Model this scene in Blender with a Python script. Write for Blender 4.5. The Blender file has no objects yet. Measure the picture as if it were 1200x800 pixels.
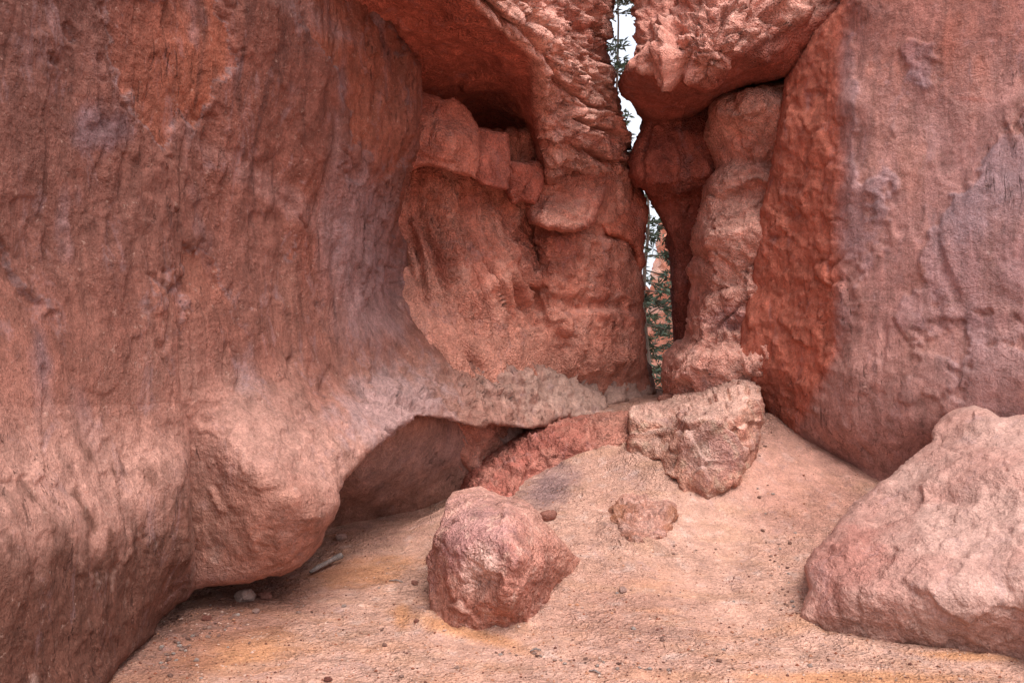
import bpy, math, random
import numpy as np
R = math.radians
random.seed(7); RNG = np.random.default_rng(7)

# ------------------------------------------------------------------ camera, world, sun, exposure
scene = bpy.context.scene
COL = scene.collection
EYE = 1.5; F = 1000.0; CX = 600.0; CY = 400.0
cam_d = bpy.data.cameras.new('camera'); cam = bpy.data.objects.new('camera', cam_d); COL.objects.link(cam)
cam.location = (0, 0, EYE); cam.rotation_euler = (R(90), 0, 0)
cam_d.sensor_width = 36.0; cam_d.lens = 36.0 * F / 1200.0
cam_d.clip_start = 0.05; cam_d.clip_end = 3000
scene.camera = cam

SUN_EL, SUN_AZ = 62.0, 150.0        # degrees, azimuth clockwise from +Y (the way the camera looks)
world = bpy.data.worlds.new('World'); scene.world = world; world.use_nodes = True
wn = world.node_tree.nodes; wl = world.node_tree.links
bg = wn['Background']
sky = wn.new('ShaderNodeTexSky'); sky.sky_type = 'NISHITA'; sky.sun_disc = False
sky.sun_elevation = R(SUN_EL); sky.sun_rotation = R(SUN_AZ)
sky.air_density = 0.6; sky.dust_density = 9.0; sky.ozone_density = 1.0
tcw = wn.new('ShaderNodeTexCoord'); cl = wn.new('ShaderNodeTexNoise'); cl.inputs['Scale'].default_value = 3.0; cl.inputs['Detail'].default_value = 5
wl.new(tcw.outputs['Generated'], cl.inputs[0])
clr = wn.new('ShaderNodeMapRange'); clr.inputs[1].default_value = 0.35; clr.inputs[2].default_value = 0.6; clr.inputs[3].default_value = 0.55; clr.inputs[4].default_value = 0.95
wl.new(cl.outputs[0], clr.inputs[0])
veil = wn.new('ShaderNodeMix'); veil.data_type = 'RGBA'; veil.inputs[7].default_value = (3.2, 3.3, 3.6, 1)
wl.new(clr.outputs[0], veil.inputs[0]); wl.new(sky.outputs[0], veil.inputs[6])
wl.new(veil.outputs[2], bg.inputs[0]); bg.inputs[1].default_value = 0.15
sun_d = bpy.data.lights.new('sun', 'SUN'); sun_d.energy = 0.9; sun_d.angle = R(35); sun_d.color = (1.0, 0.985, 0.97)
sun = bpy.data.objects.new('sun', sun_d); COL.objects.link(sun)
sun.rotation_euler = (R(90 - SUN_EL), 0, R(180 - SUN_AZ))
vs = scene.view_settings
vs.view_transform = 'Standard'; vs.look = 'None'; vs.gamma = 1.0; vs.use_curve_mapping = False
vs.exposure = 1.42
scene.cycles.max_bounces = 5; scene.cycles.diffuse_bounces = 3

# ------------------------------------------------------------------ numeric helpers
def lin(r, g, b):
    c = np.array([r, g, b]) / 255.0
    return np.where(c < 0.04045, c / 12.92, ((c + 0.055) / 1.055) ** 2.4)

def sstep(a, b, x):
    t = np.clip((x - a) / (b - a), 0, 1); return t * t * (3 - 2 * t)

def _hash(ix, iy, iz, seed):
    h = (ix.astype(np.uint32) * np.uint32(374761393) + iy.astype(np.uint32) * np.uint32(668265263)
         + iz.astype(np.uint32) * np.uint32(2147483647 & 1274126177) + np.uint32((seed * 2654435761) & 0xffffffff))
    h ^= h >> np.uint32(13); h *= np.uint32(1274126177); h ^= h >> np.uint32(16)
    h *= np.uint32(2246822519); h ^= h >> np.uint32(13)
    return h

_g = RNG.normal(size=(256, 3)); _g /= np.linalg.norm(_g, axis=1)[:, None]; _g = _g.astype(np.float32)

def perlin(p, seed=0):
    p = np.asarray(p, np.float32)
    i = np.floor(p).astype(np.int64); f = p - i; u = f * f * f * (f * (f * 6 - 15) + 10)
    res = np.zeros(len(p), np.float32)
    for dx in (0, 1):
        wx = u[:, 0] if dx else 1 - u[:, 0]
        for dy in (0, 1):
            wy = u[:, 1] if dy else 1 - u[:, 1]
            for dz in (0, 1):
                wz = u[:, 2] if dz else 1 - u[:, 2]
                g = _g[_hash(i[:, 0] + dx, i[:, 1] + dy, i[:, 2] + dz, seed) & np.uint32(255)]
                res += wx * wy * wz * (g[:, 0] * (f[:, 0] - dx) + g[:, 1] * (f[:, 1] - dy) + g[:, 2] * (f[:, 2] - dz))
    return res * 1.6

def fbm(p, oct=4, seed=0, gain=0.5, lac=2.03):
    a = 1.0; r = 0; n = 0; q = np.asarray(p, np.float32)
    for k in range(oct):
        r = r + a * perlin(q, seed + k); n += a; a *= gain; q = q * lac + 3.7
    return r / n

def ridged(p, oct=4, seed=0, gain=0.5):
    a = 1.0; r = 0; n = 0; q = np.asarray(p, np.float32)
    for k in range(oct):
        r = r + a * (1 - 2 * np.abs(perlin(q, seed + k))); n += a; a *= gain; q = q * 2.03 + 3.7
    return r / n

def cell(p, seed=0):
    p = np.asarray(p, np.float32); i = np.floor(p).astype(np.int64)
    f1 = np.full(len(p), 9.0, np.float32); f2 = f1.copy(); val = np.zeros(len(p), np.float32)
    for dx in (-1, 0, 1):
        for dy in (-1, 0, 1):
            for dz in (-1, 0, 1):
                h = _hash(i[:, 0] + dx, i[:, 1] + dy, i[:, 2] + dz, seed)
                a = (h & np.uint32(1023)).astype(np.float32) / 1023
                b = ((h >> np.uint32(10)) & np.uint32(1023)).astype(np.float32) / 1023
                c = ((h >> np.uint32(20)) & np.uint32(1023)).astype(np.float32) / 1023
                d = (i[:, 0] + dx + a - p[:, 0]) ** 2 + (i[:, 1] + dy + b - p[:, 1]) ** 2 + (i[:, 2] + dz + c - p[:, 2]) ** 2
                m = d < f1
                f2 = np.where(m, f1, np.minimum(f2, d)); val = np.where(m, a, val); f1 = np.where(m, d, f1)
    return np.sqrt(f1), np.sqrt(f2), val

def facets(V, s, seed, amp, tilt=1.0, warp=.12, crack=.25, strat=1.0):
    """broken-rock relief: every cell is a tilted plane of its own"""
    q = (V * np.array([s, s, s * strat])).astype(np.float32)
    if warp: q = q + warp * np.stack([fbm(q * 1.9, 3, seed + 5), fbm(q * 1.9 + 9, 3, seed + 6), fbm(q * 1.9 + 17, 3, seed + 7)], 1) * 2
    i = np.floor(q).astype(np.int64); n = len(q)
    f1 = np.full(n, 9.0, np.float32); f2 = f1.copy(); h1 = np.zeros(n, np.float32)
    for dx in (-1, 0, 1):
        for dy in (-1, 0, 1):
            for dz in (-1, 0, 1):
                h = _hash(i[:, 0] + dx, i[:, 1] + dy, i[:, 2] + dz, seed)
                a = (h & np.uint32(1023)).astype(np.float32) / 1023
                b = ((h >> np.uint32(10)) & np.uint32(1023)).astype(np.float32) / 1023
                c = ((h >> np.uint32(20)) & np.uint32(1023)).astype(np.float32) / 1023
                ex = q[:, 0] - (i[:, 0] + dx + a); ey = q[:, 1] - (i[:, 1] + dy + b); ez = q[:, 2] - (i[:, 2] + dz + c)
                d = ex * ex + ey * ey + ez * ez
                h2 = _hash(i[:, 0] + dx, i[:, 1] + dy, i[:, 2] + dz, seed + 77)
                ga = (h2 & np.uint32(1023)).astype(np.float32) / 511.5 - 1; gb = ((h2 >> np.uint32(10)) & np.uint32(1023)).astype(np.float32) / 511.5 - 1
                gc_ = ((h2 >> np.uint32(20)) & np.uint32(1023)).astype(np.float32) / 511.5 - 1
                m = d < f1
                f2 = np.where(m, f1, np.minimum(f2, d)); f1 = np.where(m, d, f1)
                h1 = np.where(m, (b - .5) * .8 + tilt * (ga * ex + gb * ey + gc_ * ez), h1)
    e = np.sqrt(f2) - np.sqrt(f1)
    return amp * (h1 * sstep(0, .10, e) - crack * (1 - sstep(0, .12, e)))

def S(X, sx, sy=None, sz=None):
    sy = sx if sy is None else sy; sz = sx if sz is None else sz
    return X * np.array([sx, sy, sz], np.float32)

def rbf_fit(P, v, smooth=0.0, kind='lin'):
    n = len(P); D = np.linalg.norm(P[:, None] - P[None], axis=2)
    K = -D if kind == 'lin' else np.where(D > 0, D * D * np.log(D + 1e-9), 0)
    K = K + np.eye(n) * smooth * (-1 if kind == 'lin' else 1) * (-1)
    A = np.zeros((n + 3, n + 3)); A[:n, :n] = K; A[:n, n] = 1; A[:n, n + 1:] = P; A[n, :n] = 1; A[n + 1:, :n] = P.T
    w = np.linalg.solve(A, np.concatenate([v, np.zeros(3)]))
    return P, w, kind

def rbf_eval(m, Q):
    P, w, kind = m; n = len(P); out = np.empty(len(Q))
    for s in range(0, len(Q), 20000):
        q = Q[s:s + 20000]; D = np.sqrt(((q[:, None] - P[None]) ** 2).sum(2))
        K = -D if kind == 'lin' else np.where(D > 0, D * D * np.log(D + 1e-9), 0)
        out[s:s + 20000] = K @ w[:n] + w[n] + q @ w[n + 1:]
    return out

def ray(px, py, d):
    """point seen at photo position (px, py) at distance d ahead"""
    return np.stack([(px - CX) / F * d, d, EYE - (py - CY) / F * d], -1)

def poly_sdf(poly, px, py):
    P = np.array(poly, float); n = len(P); best = np.full(px.shape, 1e18); inside = np.zeros(px.shape, bool)
    for k in range(n):
        a = P[k]; b = P[(k + 1) % n]; ab = b - a; L = max((ab ** 2).sum(), 1e-9)
        t = np.clip(((px - a[0]) * ab[0] + (py - a[1]) * ab[1]) / L, 0, 1)
        best = np.minimum(best, (px - a[0] - t * ab[0]) ** 2 + (py - a[1] - t * ab[1]) ** 2)
        if a[1] != b[1]:
            c = ((a[1] > py) != (b[1] > py)) & (px < (b[0] - a[0]) * (py - a[1]) / (b[1] - a[1]) + a[0])
            inside ^= c
    return np.where(inside, -1, 1) * np.sqrt(best)

def axis_coords(lo, hi, step, f0, f1):
    """fine steps inside [f0,f1], growing outside"""
    lo_in = max(lo, f0); hi_in = min(hi, f1)
    c = list(np.arange(lo_in, hi_in + step, step)) if hi_in > lo_in else [lo, hi]
    s = step; x = c[-1]
    while x < hi: s = min(s * 1.12, 22); x += s; c.append(x)
    s = step; x = c[0]
    while x > lo: s = min(s * 1.12, 22); x -= s; c.insert(0, x)
    return np.array(c)

def link(name, me, mat, parent=None):
    o = bpy.data.objects.new(name, me); COL.objects.link(o)
    if mat: me.materials.append(mat)
    if parent: o.parent = parent
    return o

def tag(o, label=None, cat=None, group=None, kind=None):
    if label: o['label'] = label
    if cat: o['category'] = cat
    if group: o['group'] = group
    if kind: o['kind'] = kind
    return o

def np_mesh(name, V, faces4, faces3=None, color=None, smooth=True):
    me = bpy.data.meshes.new(name)
    f4 = np.asarray(faces4, np.int32).reshape(-1, 4); f3 = np.zeros((0, 3), np.int32) if faces3 is None else np.asarray(faces3, np.int32).reshape(-1, 3)
    me.vertices.add(len(V)); me.vertices.foreach_set('co', np.asarray(V, np.float32).ravel())
    nl = f4.size + f3.size; me.loops.add(nl)
    me.loops.foreach_set('vertex_index', np.concatenate([f4.ravel(), f3.ravel()]).astype(np.int32))
    me.polygons.add(len(f4) + len(f3))
    st = np.concatenate([np.arange(len(f4)) * 4, f4.size + np.arange(len(f3)) * 3]).astype(np.int32)
    me.polygons.foreach_set('loop_start', st)
    me.polygons.foreach_set('use_smooth', np.full(len(f4) + len(f3), smooth))
    me.update(calc_edges=True); me.validate()
    if color is not None:
        at = me.color_attributes.new('Col', 'FLOAT_COLOR', 'POINT')
        c = np.ones((len(V), 4), np.float32); c[:, :3] = color
        at.data.foreach_set('color', c.ravel())
    return me

# ------------------------------------------------------------------ materials
def rock_mat(name, bump=1.0, streak=0.5, gravel=0.0, contrast=0.35, scale=1.0, base=None, filmy=1.0, own=False):
    m = bpy.data.materials.new(name); m.use_nodes = True
    nt = m.node_tree; N = nt.nodes; L = nt.links
    b = N['Principled BSDF']; b.inputs['Roughness'].default_value = 0.92
    b.inputs['Specular IOR Level'].default_value = 0.18
    tc = N.new('ShaderNodeTexCoord'); geo = tc.outputs['Object'] if own else N.new('ShaderNodeNewGeometry').outputs['Position']
    def mapping(s):
        mp = N.new('ShaderNodeMapping'); mp.inputs['Scale'].default_value = s; L.new(geo, mp.inputs[0]); return mp.outputs[0]
    def noise(vec, sc, det=6, rough=0.6, dist=0.0):
        n = N.new('ShaderNodeTexNoise'); n.inputs['Scale'].default_value = sc; n.inputs['Detail'].default_value = det
        n.inputs['Roughness'].default_value = rough; n.inputs['Distortion'].default_value = dist; L.new(vec, n.inputs[0]); return n.outputs[0]
    def math_(op, a, bb, clamp=False):
        n = N.new('ShaderNodeMath'); n.operation = op; n.use_clamp = clamp
        for k, v in enumerate((a, bb)):
            if v is None: continue
            if isinstance(v, (int, float)): n.inputs[k].default_value = v
            else: L.new(v, n.inputs[k])
        return n.outputs[0]
    def rng(v, a, bb, c, d):
        n = N.new('ShaderNodeMapRange'); L.new(v, n.inputs[0])
        for k, q in enumerate((a, bb, c, d)): n.inputs[k + 1].default_value = q
        return n.outputs[0]
    def mix(fac, a, bb, mode='MIX'):
        n = N.new('ShaderNodeMix'); n.data_type = 'RGBA'; n.blend_type = mode
        if isinstance(fac, (int, float)): n.inputs[0].default_value = fac
        else: L.new(fac, n.inputs[0])
        for k, v in ((6, a), (7, bb)):
            if isinstance(v, tuple): n.inputs[k].default_value = v
            else: L.new(v, n.inputs[k])
        return n.outputs[2]
    obj = mapping((scale,) * 3)
    at = N.new('ShaderNodeAttribute'); at.attribute_name = 'Col'; col = at.outputs['Color']
    if base is not None:
        rgb = N.new('ShaderNodeRGB'); rgb.outputs[0].default_value = (*base, 1); col = rgb.outputs[0]
    str_v = mapping((9 * scale, 9 * scale, 1.3 * scale))
    n_mid = noise(obj, 7, 5, 0.7, 0.4); n_fine = noise(obj, 48, 3, 0.75); n_str = noise(str_v, 1.6, 5, 0.7, 0.6)
    n_grain = noise(mapping((scale, scale, scale * .6)), 120, 2, 0.7)
    v1 = rng(n_mid, 0.3, 0.7, 1 - contrast, 1 + contrast)
    v2 = rng(n_fine, 0.3, 0.7, 1 - contrast * 0.8, 1 + contrast * 0.8)
    v3 = rng(n_str, 0.3, 0.7, 1 - 0.38 * streak, 1 + 0.3 * streak)
    val = math_('MULTIPLY', math_('MULTIPLY', math_('MULTIPLY', v1, v2), v3), rng(n_grain, 0.3, 0.7, 1 - contrast * .9, 1 + contrast * .9))
    comb = N.new('ShaderNodeCombineColor'); 
    for k in range(3): L.new(val, comb.inputs[k])
    c1 = mix(1.0, col, comb.outputs[0], 'MULTIPLY')
    # mineral film and pale dust in small flecks
    film = rng(noise(mapping((3 * scale, 3 * scale, 1.6 * scale)), 1.7, 5, 0.75, 0.8), 0.56, 0.68, 0.0, 0.42 * filmy)
    c2 = mix(film, c1, mix(0.6, c1, (0.36, 0.25, 0.27, 1)))
    fleck = rng(noise(obj, 22, 3, 0.8), 0.62, 0.70, 0.0, 0.5)
    c3 = mix(fleck, c2, mix(0.5, c2, (0.62, 0.42, 0.34, 1)))
    dark = rng(noise(mapping((14 * scale, 14 * scale, 3.2 * scale)), 1.5, 4, 0.75, 1.2), 0.60, 0.67, 0.0, 0.7 * streak)
    gate = rng(noise(obj, 0.9, 3, 0.6), 0.48, 0.62, 0.0, 1.0)
    dark = math_('MULTIPLY', dark, gate)
    c4 = mix(dark, c3, (0.10, 0.045, 0.04, 1))
    L.new(c4, b.inputs['Base Color'])
    # relief
    vor = N.new('ShaderNodeTexVoronoi'); vor.inputs['Scale'].default_value = 30 * scale if not gravel else 45; vor.feature = 'F1'
    wv = N.new('ShaderNodeVectorMath'); wv.operation = 'ADD'
    nw = N.new('ShaderNodeTexNoise'); nw.inputs['Scale'].default_value = 12; L.new(obj, nw.inputs[0])
    sc = N.new('ShaderNodeVectorMath'); sc.operation = 'SCALE'; sc.inputs['Scale'].default_value = 0.12
    L.new(nw.outputs['Color'], sc.inputs[0]); L.new(obj, wv.inputs[0]); L.new(sc.outputs[0], wv.inputs[1]); L.new(wv.outputs[0], vor.inputs[0])
    patchy = rng(noise(obj, 1.3, 4, 0.65), 0.38, 0.62, 0.25, 1.0)
    h = math_('ADD', math_('MULTIPLY', math_('MULTIPLY', n_mid, 0.6), patchy), math_('MULTIPLY', math_('MULTIPLY', n_fine, 0.26), patchy))
    h = math_('ADD', h, math_('MULTIPLY', n_grain, 0.13))
    h = math_('ADD', h, math_('MULTIPLY', n_str, 0.28 * streak))
    h = math_('ADD', h, math_('MULTIPLY', math_('MULTIPLY', vor.outputs['Distance'], 0.15 + gravel), patchy))
    h = math_('SUBTRACT', h, math_('MULTIPLY', dark, 0.5))
    bp = N.new('ShaderNodeBump'); bp.inputs['Strength'].default_value = 1.0; bp.inputs['Distance'].default_value = 0.05 * bump
    L.new(h, bp.inputs['Height']); L.new(bp.outputs[0], b.inputs['Normal'])
    return m

M_WALL = rock_mat('smooth_canyon_rock', 0.75, 0.8, 0, 0.24)
M_SKIRT = rock_mat('ledge_rock', 0.9, 0.3, .05, 0.24)
M_ROUGH = rock_mat('crumbly_canyon_rock', 1.5, 0.35, 0.25, 0.28)
M_BOULDER = rock_mat('boulder_rock', 1.4, 0.12, 0.15, 0.36)
M_GROUND = rock_mat('sandy_ground', 1.15, 0.0, 0.3, 0.26)

# ------------------------------------------------------------------ relief builder: real rock masses with thickness
MODELS = {}
def relief(name, poly, ctrl, mat, color, disp, step=2.2, thick=1.5, edge=(14, 0.15), rough=(1.5, 9), parent=None,
           smooth=0.0, shrink=0.25, floor_pull=True, tone=1.0, follow=None):
    poly = np.array(poly, float)
    x0, y0 = poly.min(0); x1, y1 = poly.max(0)
    xs = axis_coords(x0 - 3, x1 + 3, step, -30, 1230); ys = axis_coords(y0 - 3, y1 + 3, step, -30, 830)
    PX, PY = np.meshgrid(xs, ys); shp = PX.shape
    def sdf(px, py):
        s = poly_sdf(poly, px, py)
        q = np.stack([px / rough[1], py / rough[1], np.zeros_like(px)], -1).reshape(-1, 3)
        n = perlin(q, 91).reshape(px.shape) + 0.6 * perlin(q * 2.7, 92).reshape(px.shape) + 0.5 * perlin(q * 0.3, 93).reshape(px.shape) * 1.5
        return s + n * rough[0]
    Sd = sdf(PX, PY)
    cx = (PX[:-1, :-1] + PX[1:, 1:]) / 2; cy = (PY[:-1, :-1] + PY[1:, 1:]) / 2
    keep = (Sd[:-1, :-1] + Sd[1:, :-1] + Sd[:-1, 1:] + Sd[1:, 1:]) < 0
    cnt = np.zeros(shp, int)
    cnt[:-1, :-1] += keep; cnt[1:, :-1] += keep; cnt[:-1, 1:] += keep; cnt[1:, 1:] += keep
    used = cnt > 0; bnd = used & (cnt < 4)
    lsx = np.gradient(xs)[None, :] * np.ones(shp); lsy = np.gradient(ys)[:, None] * np.ones(shp)
    bx = PX[bnd].copy(); by = PY[bnd].copy(); e = 0.7
    for _ in range(2):
        s = sdf(bx, by); gx = (sdf(bx + e, by) - sdf(bx - e, by)) / (2 * e); gy = (sdf(bx, by + e) - sdf(bx, by - e)) / (2 * e)
        g2 = np.maximum(gx * gx + gy * gy, 0.3)
        bx -= np.clip(s * gx / g2, -1, 1) * 1.0 * np.minimum(np.abs(s * gx / g2), lsx[bnd] * 0.9) / np.maximum(np.abs(np.clip(s * gx / g2, -1, 1)), 1e-6)
        by -= np.clip(s * gy / g2, -1, 1) * 1.0 * np.minimum(np.abs(s * gy / g2), lsy[bnd] * 0.9) / np.maximum(np.abs(np.clip(s * gy / g2, -1, 1)), 1e-6)
    PX[bnd] = bx; PY[bnd] = by
    C = []
    for c in ctrl:
        if isinstance(c, tuple): C.append(c)
        else:
            for a, b in zip(c[:-1], c[1:]):
                L = math.hypot(b[0] - a[0], b[1] - a[1]); n = max(1, int(L / 16))
                for k in range(n):
                    t = k / n; C.append((a[0] + (b[0] - a[0]) * t, a[1] + (b[1] - a[1]) * t, 1 / ((1 - t) / a[2] + t / b[2])))
            C.append(c[-1])
    seen = {}; 
    for c in C: seen[(round(c[0]), round(c[1]))] = c
    C = np.array(list(seen.values()), float)
    m = rbf_fit(C[:, :2] / 1000, 1 / C[:, 2], smooth)
    idx = -np.ones(shp, int); idx[used] = np.arange(used.sum())
    D = np.ones(shp); u = used
    inv = rbf_eval(m, np.stack([PX[u], PY[u]], 1) / 1000)
    d = 1 / np.clip(inv, 1 / 90, 1 / 0.9)
    MODELS[name] = m
    if follow:   # upper part lies flush just behind another mass, then swells out in front of it
        d2 = 1 / np.clip(rbf_eval(MODELS[follow], np.stack([PX[u], PY[u]], 1) / 1000), 1 / 90, 1 / 0.9)
        yy = PY[u] + 32 * perlin(np.stack([PX[u] / 60, PY[u] / 90, PX[u] * 0], 1), 77); d2 = d2 + .03 * (1 - sstep(400, 540, yy)) - .006; w = sstep(430, 640, PY[u]) * (1 - sstep(120, 215, PX[u])) + sstep(430, 560, PY[u]) * sstep(120, 215, PX[u]); d = d2 * (1 - w) + d * w
    t = np.clip(-poly_sdf(poly, PX[u], PY[u]) / edge[0], 0, 1)
    d = d + edge[1] * (1 - np.sqrt(np.clip(1 - (1 - t) ** 2, 0, 1)))
    D[u] = d
    W = ray(PX, PY, D)
    # normals from faces
    V = W[u].copy()
    q = keep
    f4 = np.stack([idx[:-1, :-1][q], idx[1:, :-1][q], idx[1:, 1:][q], idx[:-1, 1:][q]], 1)
    def vnorm(V):
        n = np.cross(V[f4[:, 2]] - V[f4[:, 0]], V[f4[:, 3]] - V[f4[:, 1]])
        vn = np.zeros_like(V)
        for k in range(4):
            for j in range(3): vn[:, j] += np.bincount(f4[:, k], n[:, j], len(V))
        return vn / np.maximum(np.linalg.norm(vn, axis=1)[:, None], 1e-12)
    VN = vnorm(V)
    cn = np.maximum(np.bincount(f4.ravel(), minlength=len(V)), 1)[:, None]
    for _ in range(8):
        fa = VN[f4].mean(1); acc = np.zeros_like(VN)
        for j in range(3): acc[:, j] = np.bincount(f4.ravel(), np.repeat(fa[:, j], 4), len(V))
        VN = acc / cn
    VN /= np.maximum(np.linalg.norm(VN, axis=1)[:, None], 1e-9)
    vx = PX[u]; vy = PY[u]
    # displacement measured outward (towards the viewer's side of the rock)
    dv = disp(V, vx, vy)
    dv = dv * (0.3 + 0.7 * np.clip(-poly_sdf(poly, vx, vy) / max(edge[0] * 1.3, 12), 0, 1))
    V = V + VN * dv[:, None]
    # silhouettes keep their traced line: undo sideways drift near the outline only
    col = grade(color(V, vx, vy, vnorm(V)), val=.86 * tone)
    # rings closing the mass behind
    e_dir = {}
    ed = np.concatenate([f4[:, [0, 1]], f4[:, [1, 2]], f4[:, [2, 3]], f4[:, [3, 0]]])
    key = ed[:, 0].astype(np.int64) * 10000000 + ed[:, 1]; rev = ed[:, 1].astype(np.int64) * 10000000 + ed[:, 0]
    be = ed[~np.isin(key, rev)]
    bv = np.unique(be); loc = {int(v): k for k, v in enumerate(bv)}
    bi = np.array([[loc[int(a)], loc[int(b)]] for a, b in be])
    bpx = vx[bv]; bpy_ = vy[bv]
    gx = (poly_sdf(poly, bpx + 3, bpy_) - poly_sdf(poly, bpx - 3, bpy_)) / 6; gy = (poly_sdf(poly, bpx, bpy_ + 3) - poly_sdf(poly, bpx, bpy_ - 3)) / 6
    wx = sstep(0.3, 0.9, -np.sign(bpx - CX) * -gx * np.where(np.sign(bpx - CX) * gx > 0, 1, 0) * 1.0)
    wz = sstep(0.3, 0.9, np.sign(bpy_ - CY) * gy) * (1 if floor_pull else 0)
    B0 = V[bv]; cen = B0.mean(0)
    Vs = [V]; cols = [col]; f_extra = []; prev = bv; base = len(V); nr = 7
    for j in range(1, nr + 1):
        s = j / nr; T = thick * s
        k = 1 + T / B0[:, 1]
        Q = B0.copy(); Q[:, 1] = B0[:, 1] + T
        Q[:, 0] = B0[:, 0] * (k * (1 - wx) + wx)
        Q[:, 2] = EYE + (B0[:, 2] - EYE) * (k * (1 - wz) + wz)
        a = shrink * (1 - math.sqrt(max(0, 1 - s * s)))
        Q[:, 0] += (cen[0] * k - Q[:, 0]) * a; Q[:, 2] += (EYE + (cen[2] - EYE) * k - Q[:, 2]) * a
        Vs.append(Q); cols.append(col[bv]); cur = base + np.arange(len(bv)); base += len(bv)
        p_ = prev
        f_extra.append(np.stack([p_[bi[:, 1]], p_[bi[:, 0]], cur[bi[:, 0]], cur[bi[:, 1]]], 1)); prev = cur
    Vc = np.array([[Q[:, 0].mean(), Q[:, 1].mean(), Q[:, 2].mean()]]); Vs.append(Vc); cols.append(col[bv].mean(0)[None])
    f3 = np.stack([prev[bi[:, 1]], prev[bi[:, 0]], np.full(len(bi), base)], 1)
    V = np.concatenate(Vs); col = np.concatenate(cols); f4 = np.concatenate([f4] + f_extra)
    org = np.array([V[:, 0].mean(), V[:, 1].mean(), max(V[:, 2].min(), 0)]) if parent is None else np.zeros(3)
    me = np_mesh(name, V - org, f4, f3, col)
    o = link(name, me, mat, parent); o.location = org
    return o

def grade(c, sat=0.79, val=0.9):
    l = (c * np.array([.3, .59, .11])).sum(1)[:, None]
    return np.clip((l + (c - l) * sat) * val, 0.01, 0.9) * np.array([1.0, .985, .985])

# colour helpers -----------------------------------------------------------------
def blob(px, py, x, y, rx, ry, ang=0.0, soft=0.5, nz=0.0, N=None):
    a = math.radians(ang); u = (px - x) * math.cos(a) + (py - y) * math.sin(a); v = -(px - x) * math.sin(a) + (py - y) * math.cos(a)
    r = np.sqrt((u / rx) ** 2 + (v / ry) ** 2)
    if N is not None: r = r + nz * N
    return 1 - sstep(1 - soft, 1 + soft, r)

def lay(c, colr, m): return c + (np.asarray(colr)[None] - c) * np.clip(m, 0, 1)[:, None]

RED = lin(172, 92, 72); DEEP = lin(150, 68, 50); ORANGE = lin(196, 96, 56); PINK = lin(205, 142, 122); SAND = lin(222, 172, 148)
MAUVE = lin(170, 132, 134); BROWN = lin(138, 84, 62); OCHRE = lin(222, 150, 84); TAN = lin(200, 150, 120); LAV = lin(186, 152, 158)

# ------------------------------------------------------------------ ground
def GP(px, py, z):
    d = (EYE - z) / ((py - CY) / F); return ((px - CX) / F * d, d, z)
gpts = [GP(125, 800, 0), GP(225, 700, .0), GP(300, 690, .0), GP(390, 625, .02), GP(520, 612, .05), GP(300, 640, 0), GP(400, 700, 0), GP(500, 745, 0),
        GP(600, 760, 0), GP(700, 740, .02), GP(640, 700, .04), GP(560, 660, .06), GP(680, 660, .14), GP(640, 640, .2), GP(610, 605, .3), GP(560, 590, .26),
        GP(750, 640, .19), GP(820, 588, .34), GP(900, 590, .33), GP(1000, 580, .36), GP(940, 505, .74), GP(905, 490, .84), GP(735, 485, .82),
        GP(640, 495, .74), GP(600, 520, .58), GP(545, 575, .36), GP(700, 545, .52), GP(760, 470, .95), GP(820, 500, .8), GP(860, 640, .13),
        GP(930, 680, .06), GP(850, 720, .0), GP(940, 740, -.02), GP(1200, 780, -.02), GP(600, 800, 0), GP(900, 800, 0), GP(1200, 820, 0), GP(1100, 640, .1),
        (-3, 2, 0), (0, 2, 0), (3, 2, 0), (0, 0, 0), (-4, 0, 0), (4, 0, 0), (0, -3, 0), (1.6, 10, .95), (1.2, 11.5, .75), (2.5, 13, .55), (0, 13, .5), (5, 12, .5),
        (-4, 5.5, 0), (-5, 8, 0), (-3.2, 10, .3), (6, 5, .2), (6, 8, .5), (2, 16, .1), (-3, 16, 0), (7, 16, 0), (2, 22, -.3), (-6, 22, -.3), (10, 22, -.3), (-9, 10, 0), (11, 8, .2),
        (-9, 0, 0), (9, 0, 0), (0, -8, 0)]
gpts = np.array(gpts); gm = rbf_fit(gpts[:, :2] / 10, gpts[:, 2], 0.0)
def ground_base(x, y):
    h = rbf_eval(gm, np.stack([x, y], 1) / 10)
    r = np.hypot(x, y - 8); w = 1 - sstep(12, 22, r)
    return h * w - 0.3 * sstep(14, 26, r)
BANK = []
for line_ in ([(503, 726), (525, 737), (560, 741), (600, 735), (630, 727), (645, 706), (664, 680), (680, 664)], [(797, 575), (812, 588), (838, 590), (868, 572), (888, 540)], [(740, 532), (775, 552)],
              [(713, 612), (726, 636), (745, 641), (768, 637), (795, 618)], [(940, 705), (938, 735), (962, 749), (1000, 755), (1060, 763), (1120, 772), (1190, 780)], [(548, 590), (600, 592), (624, 568), (662, 548), (720, 524)],
              [(900, 490), (935, 520), (980, 548), (1015, 572)]):
    for a, b in zip(line_[:-1], line_[1:]):
        for t in np.arange(0, 1, .25):
            px, py = a[0] + (b[0] - a[0]) * t, a[1] + (b[1] - a[1]) * t
            ds = np.linspace(3, 12, 700); x = (px - CX) / F * ds
            hit = np.nonzero(EYE - (py - CY) / F * ds < ground_base(x, ds))[0]
            if len(hit): BANK.append((x[hit[0]], ds[hit[0]]))
BANK = np.array(BANK)
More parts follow.
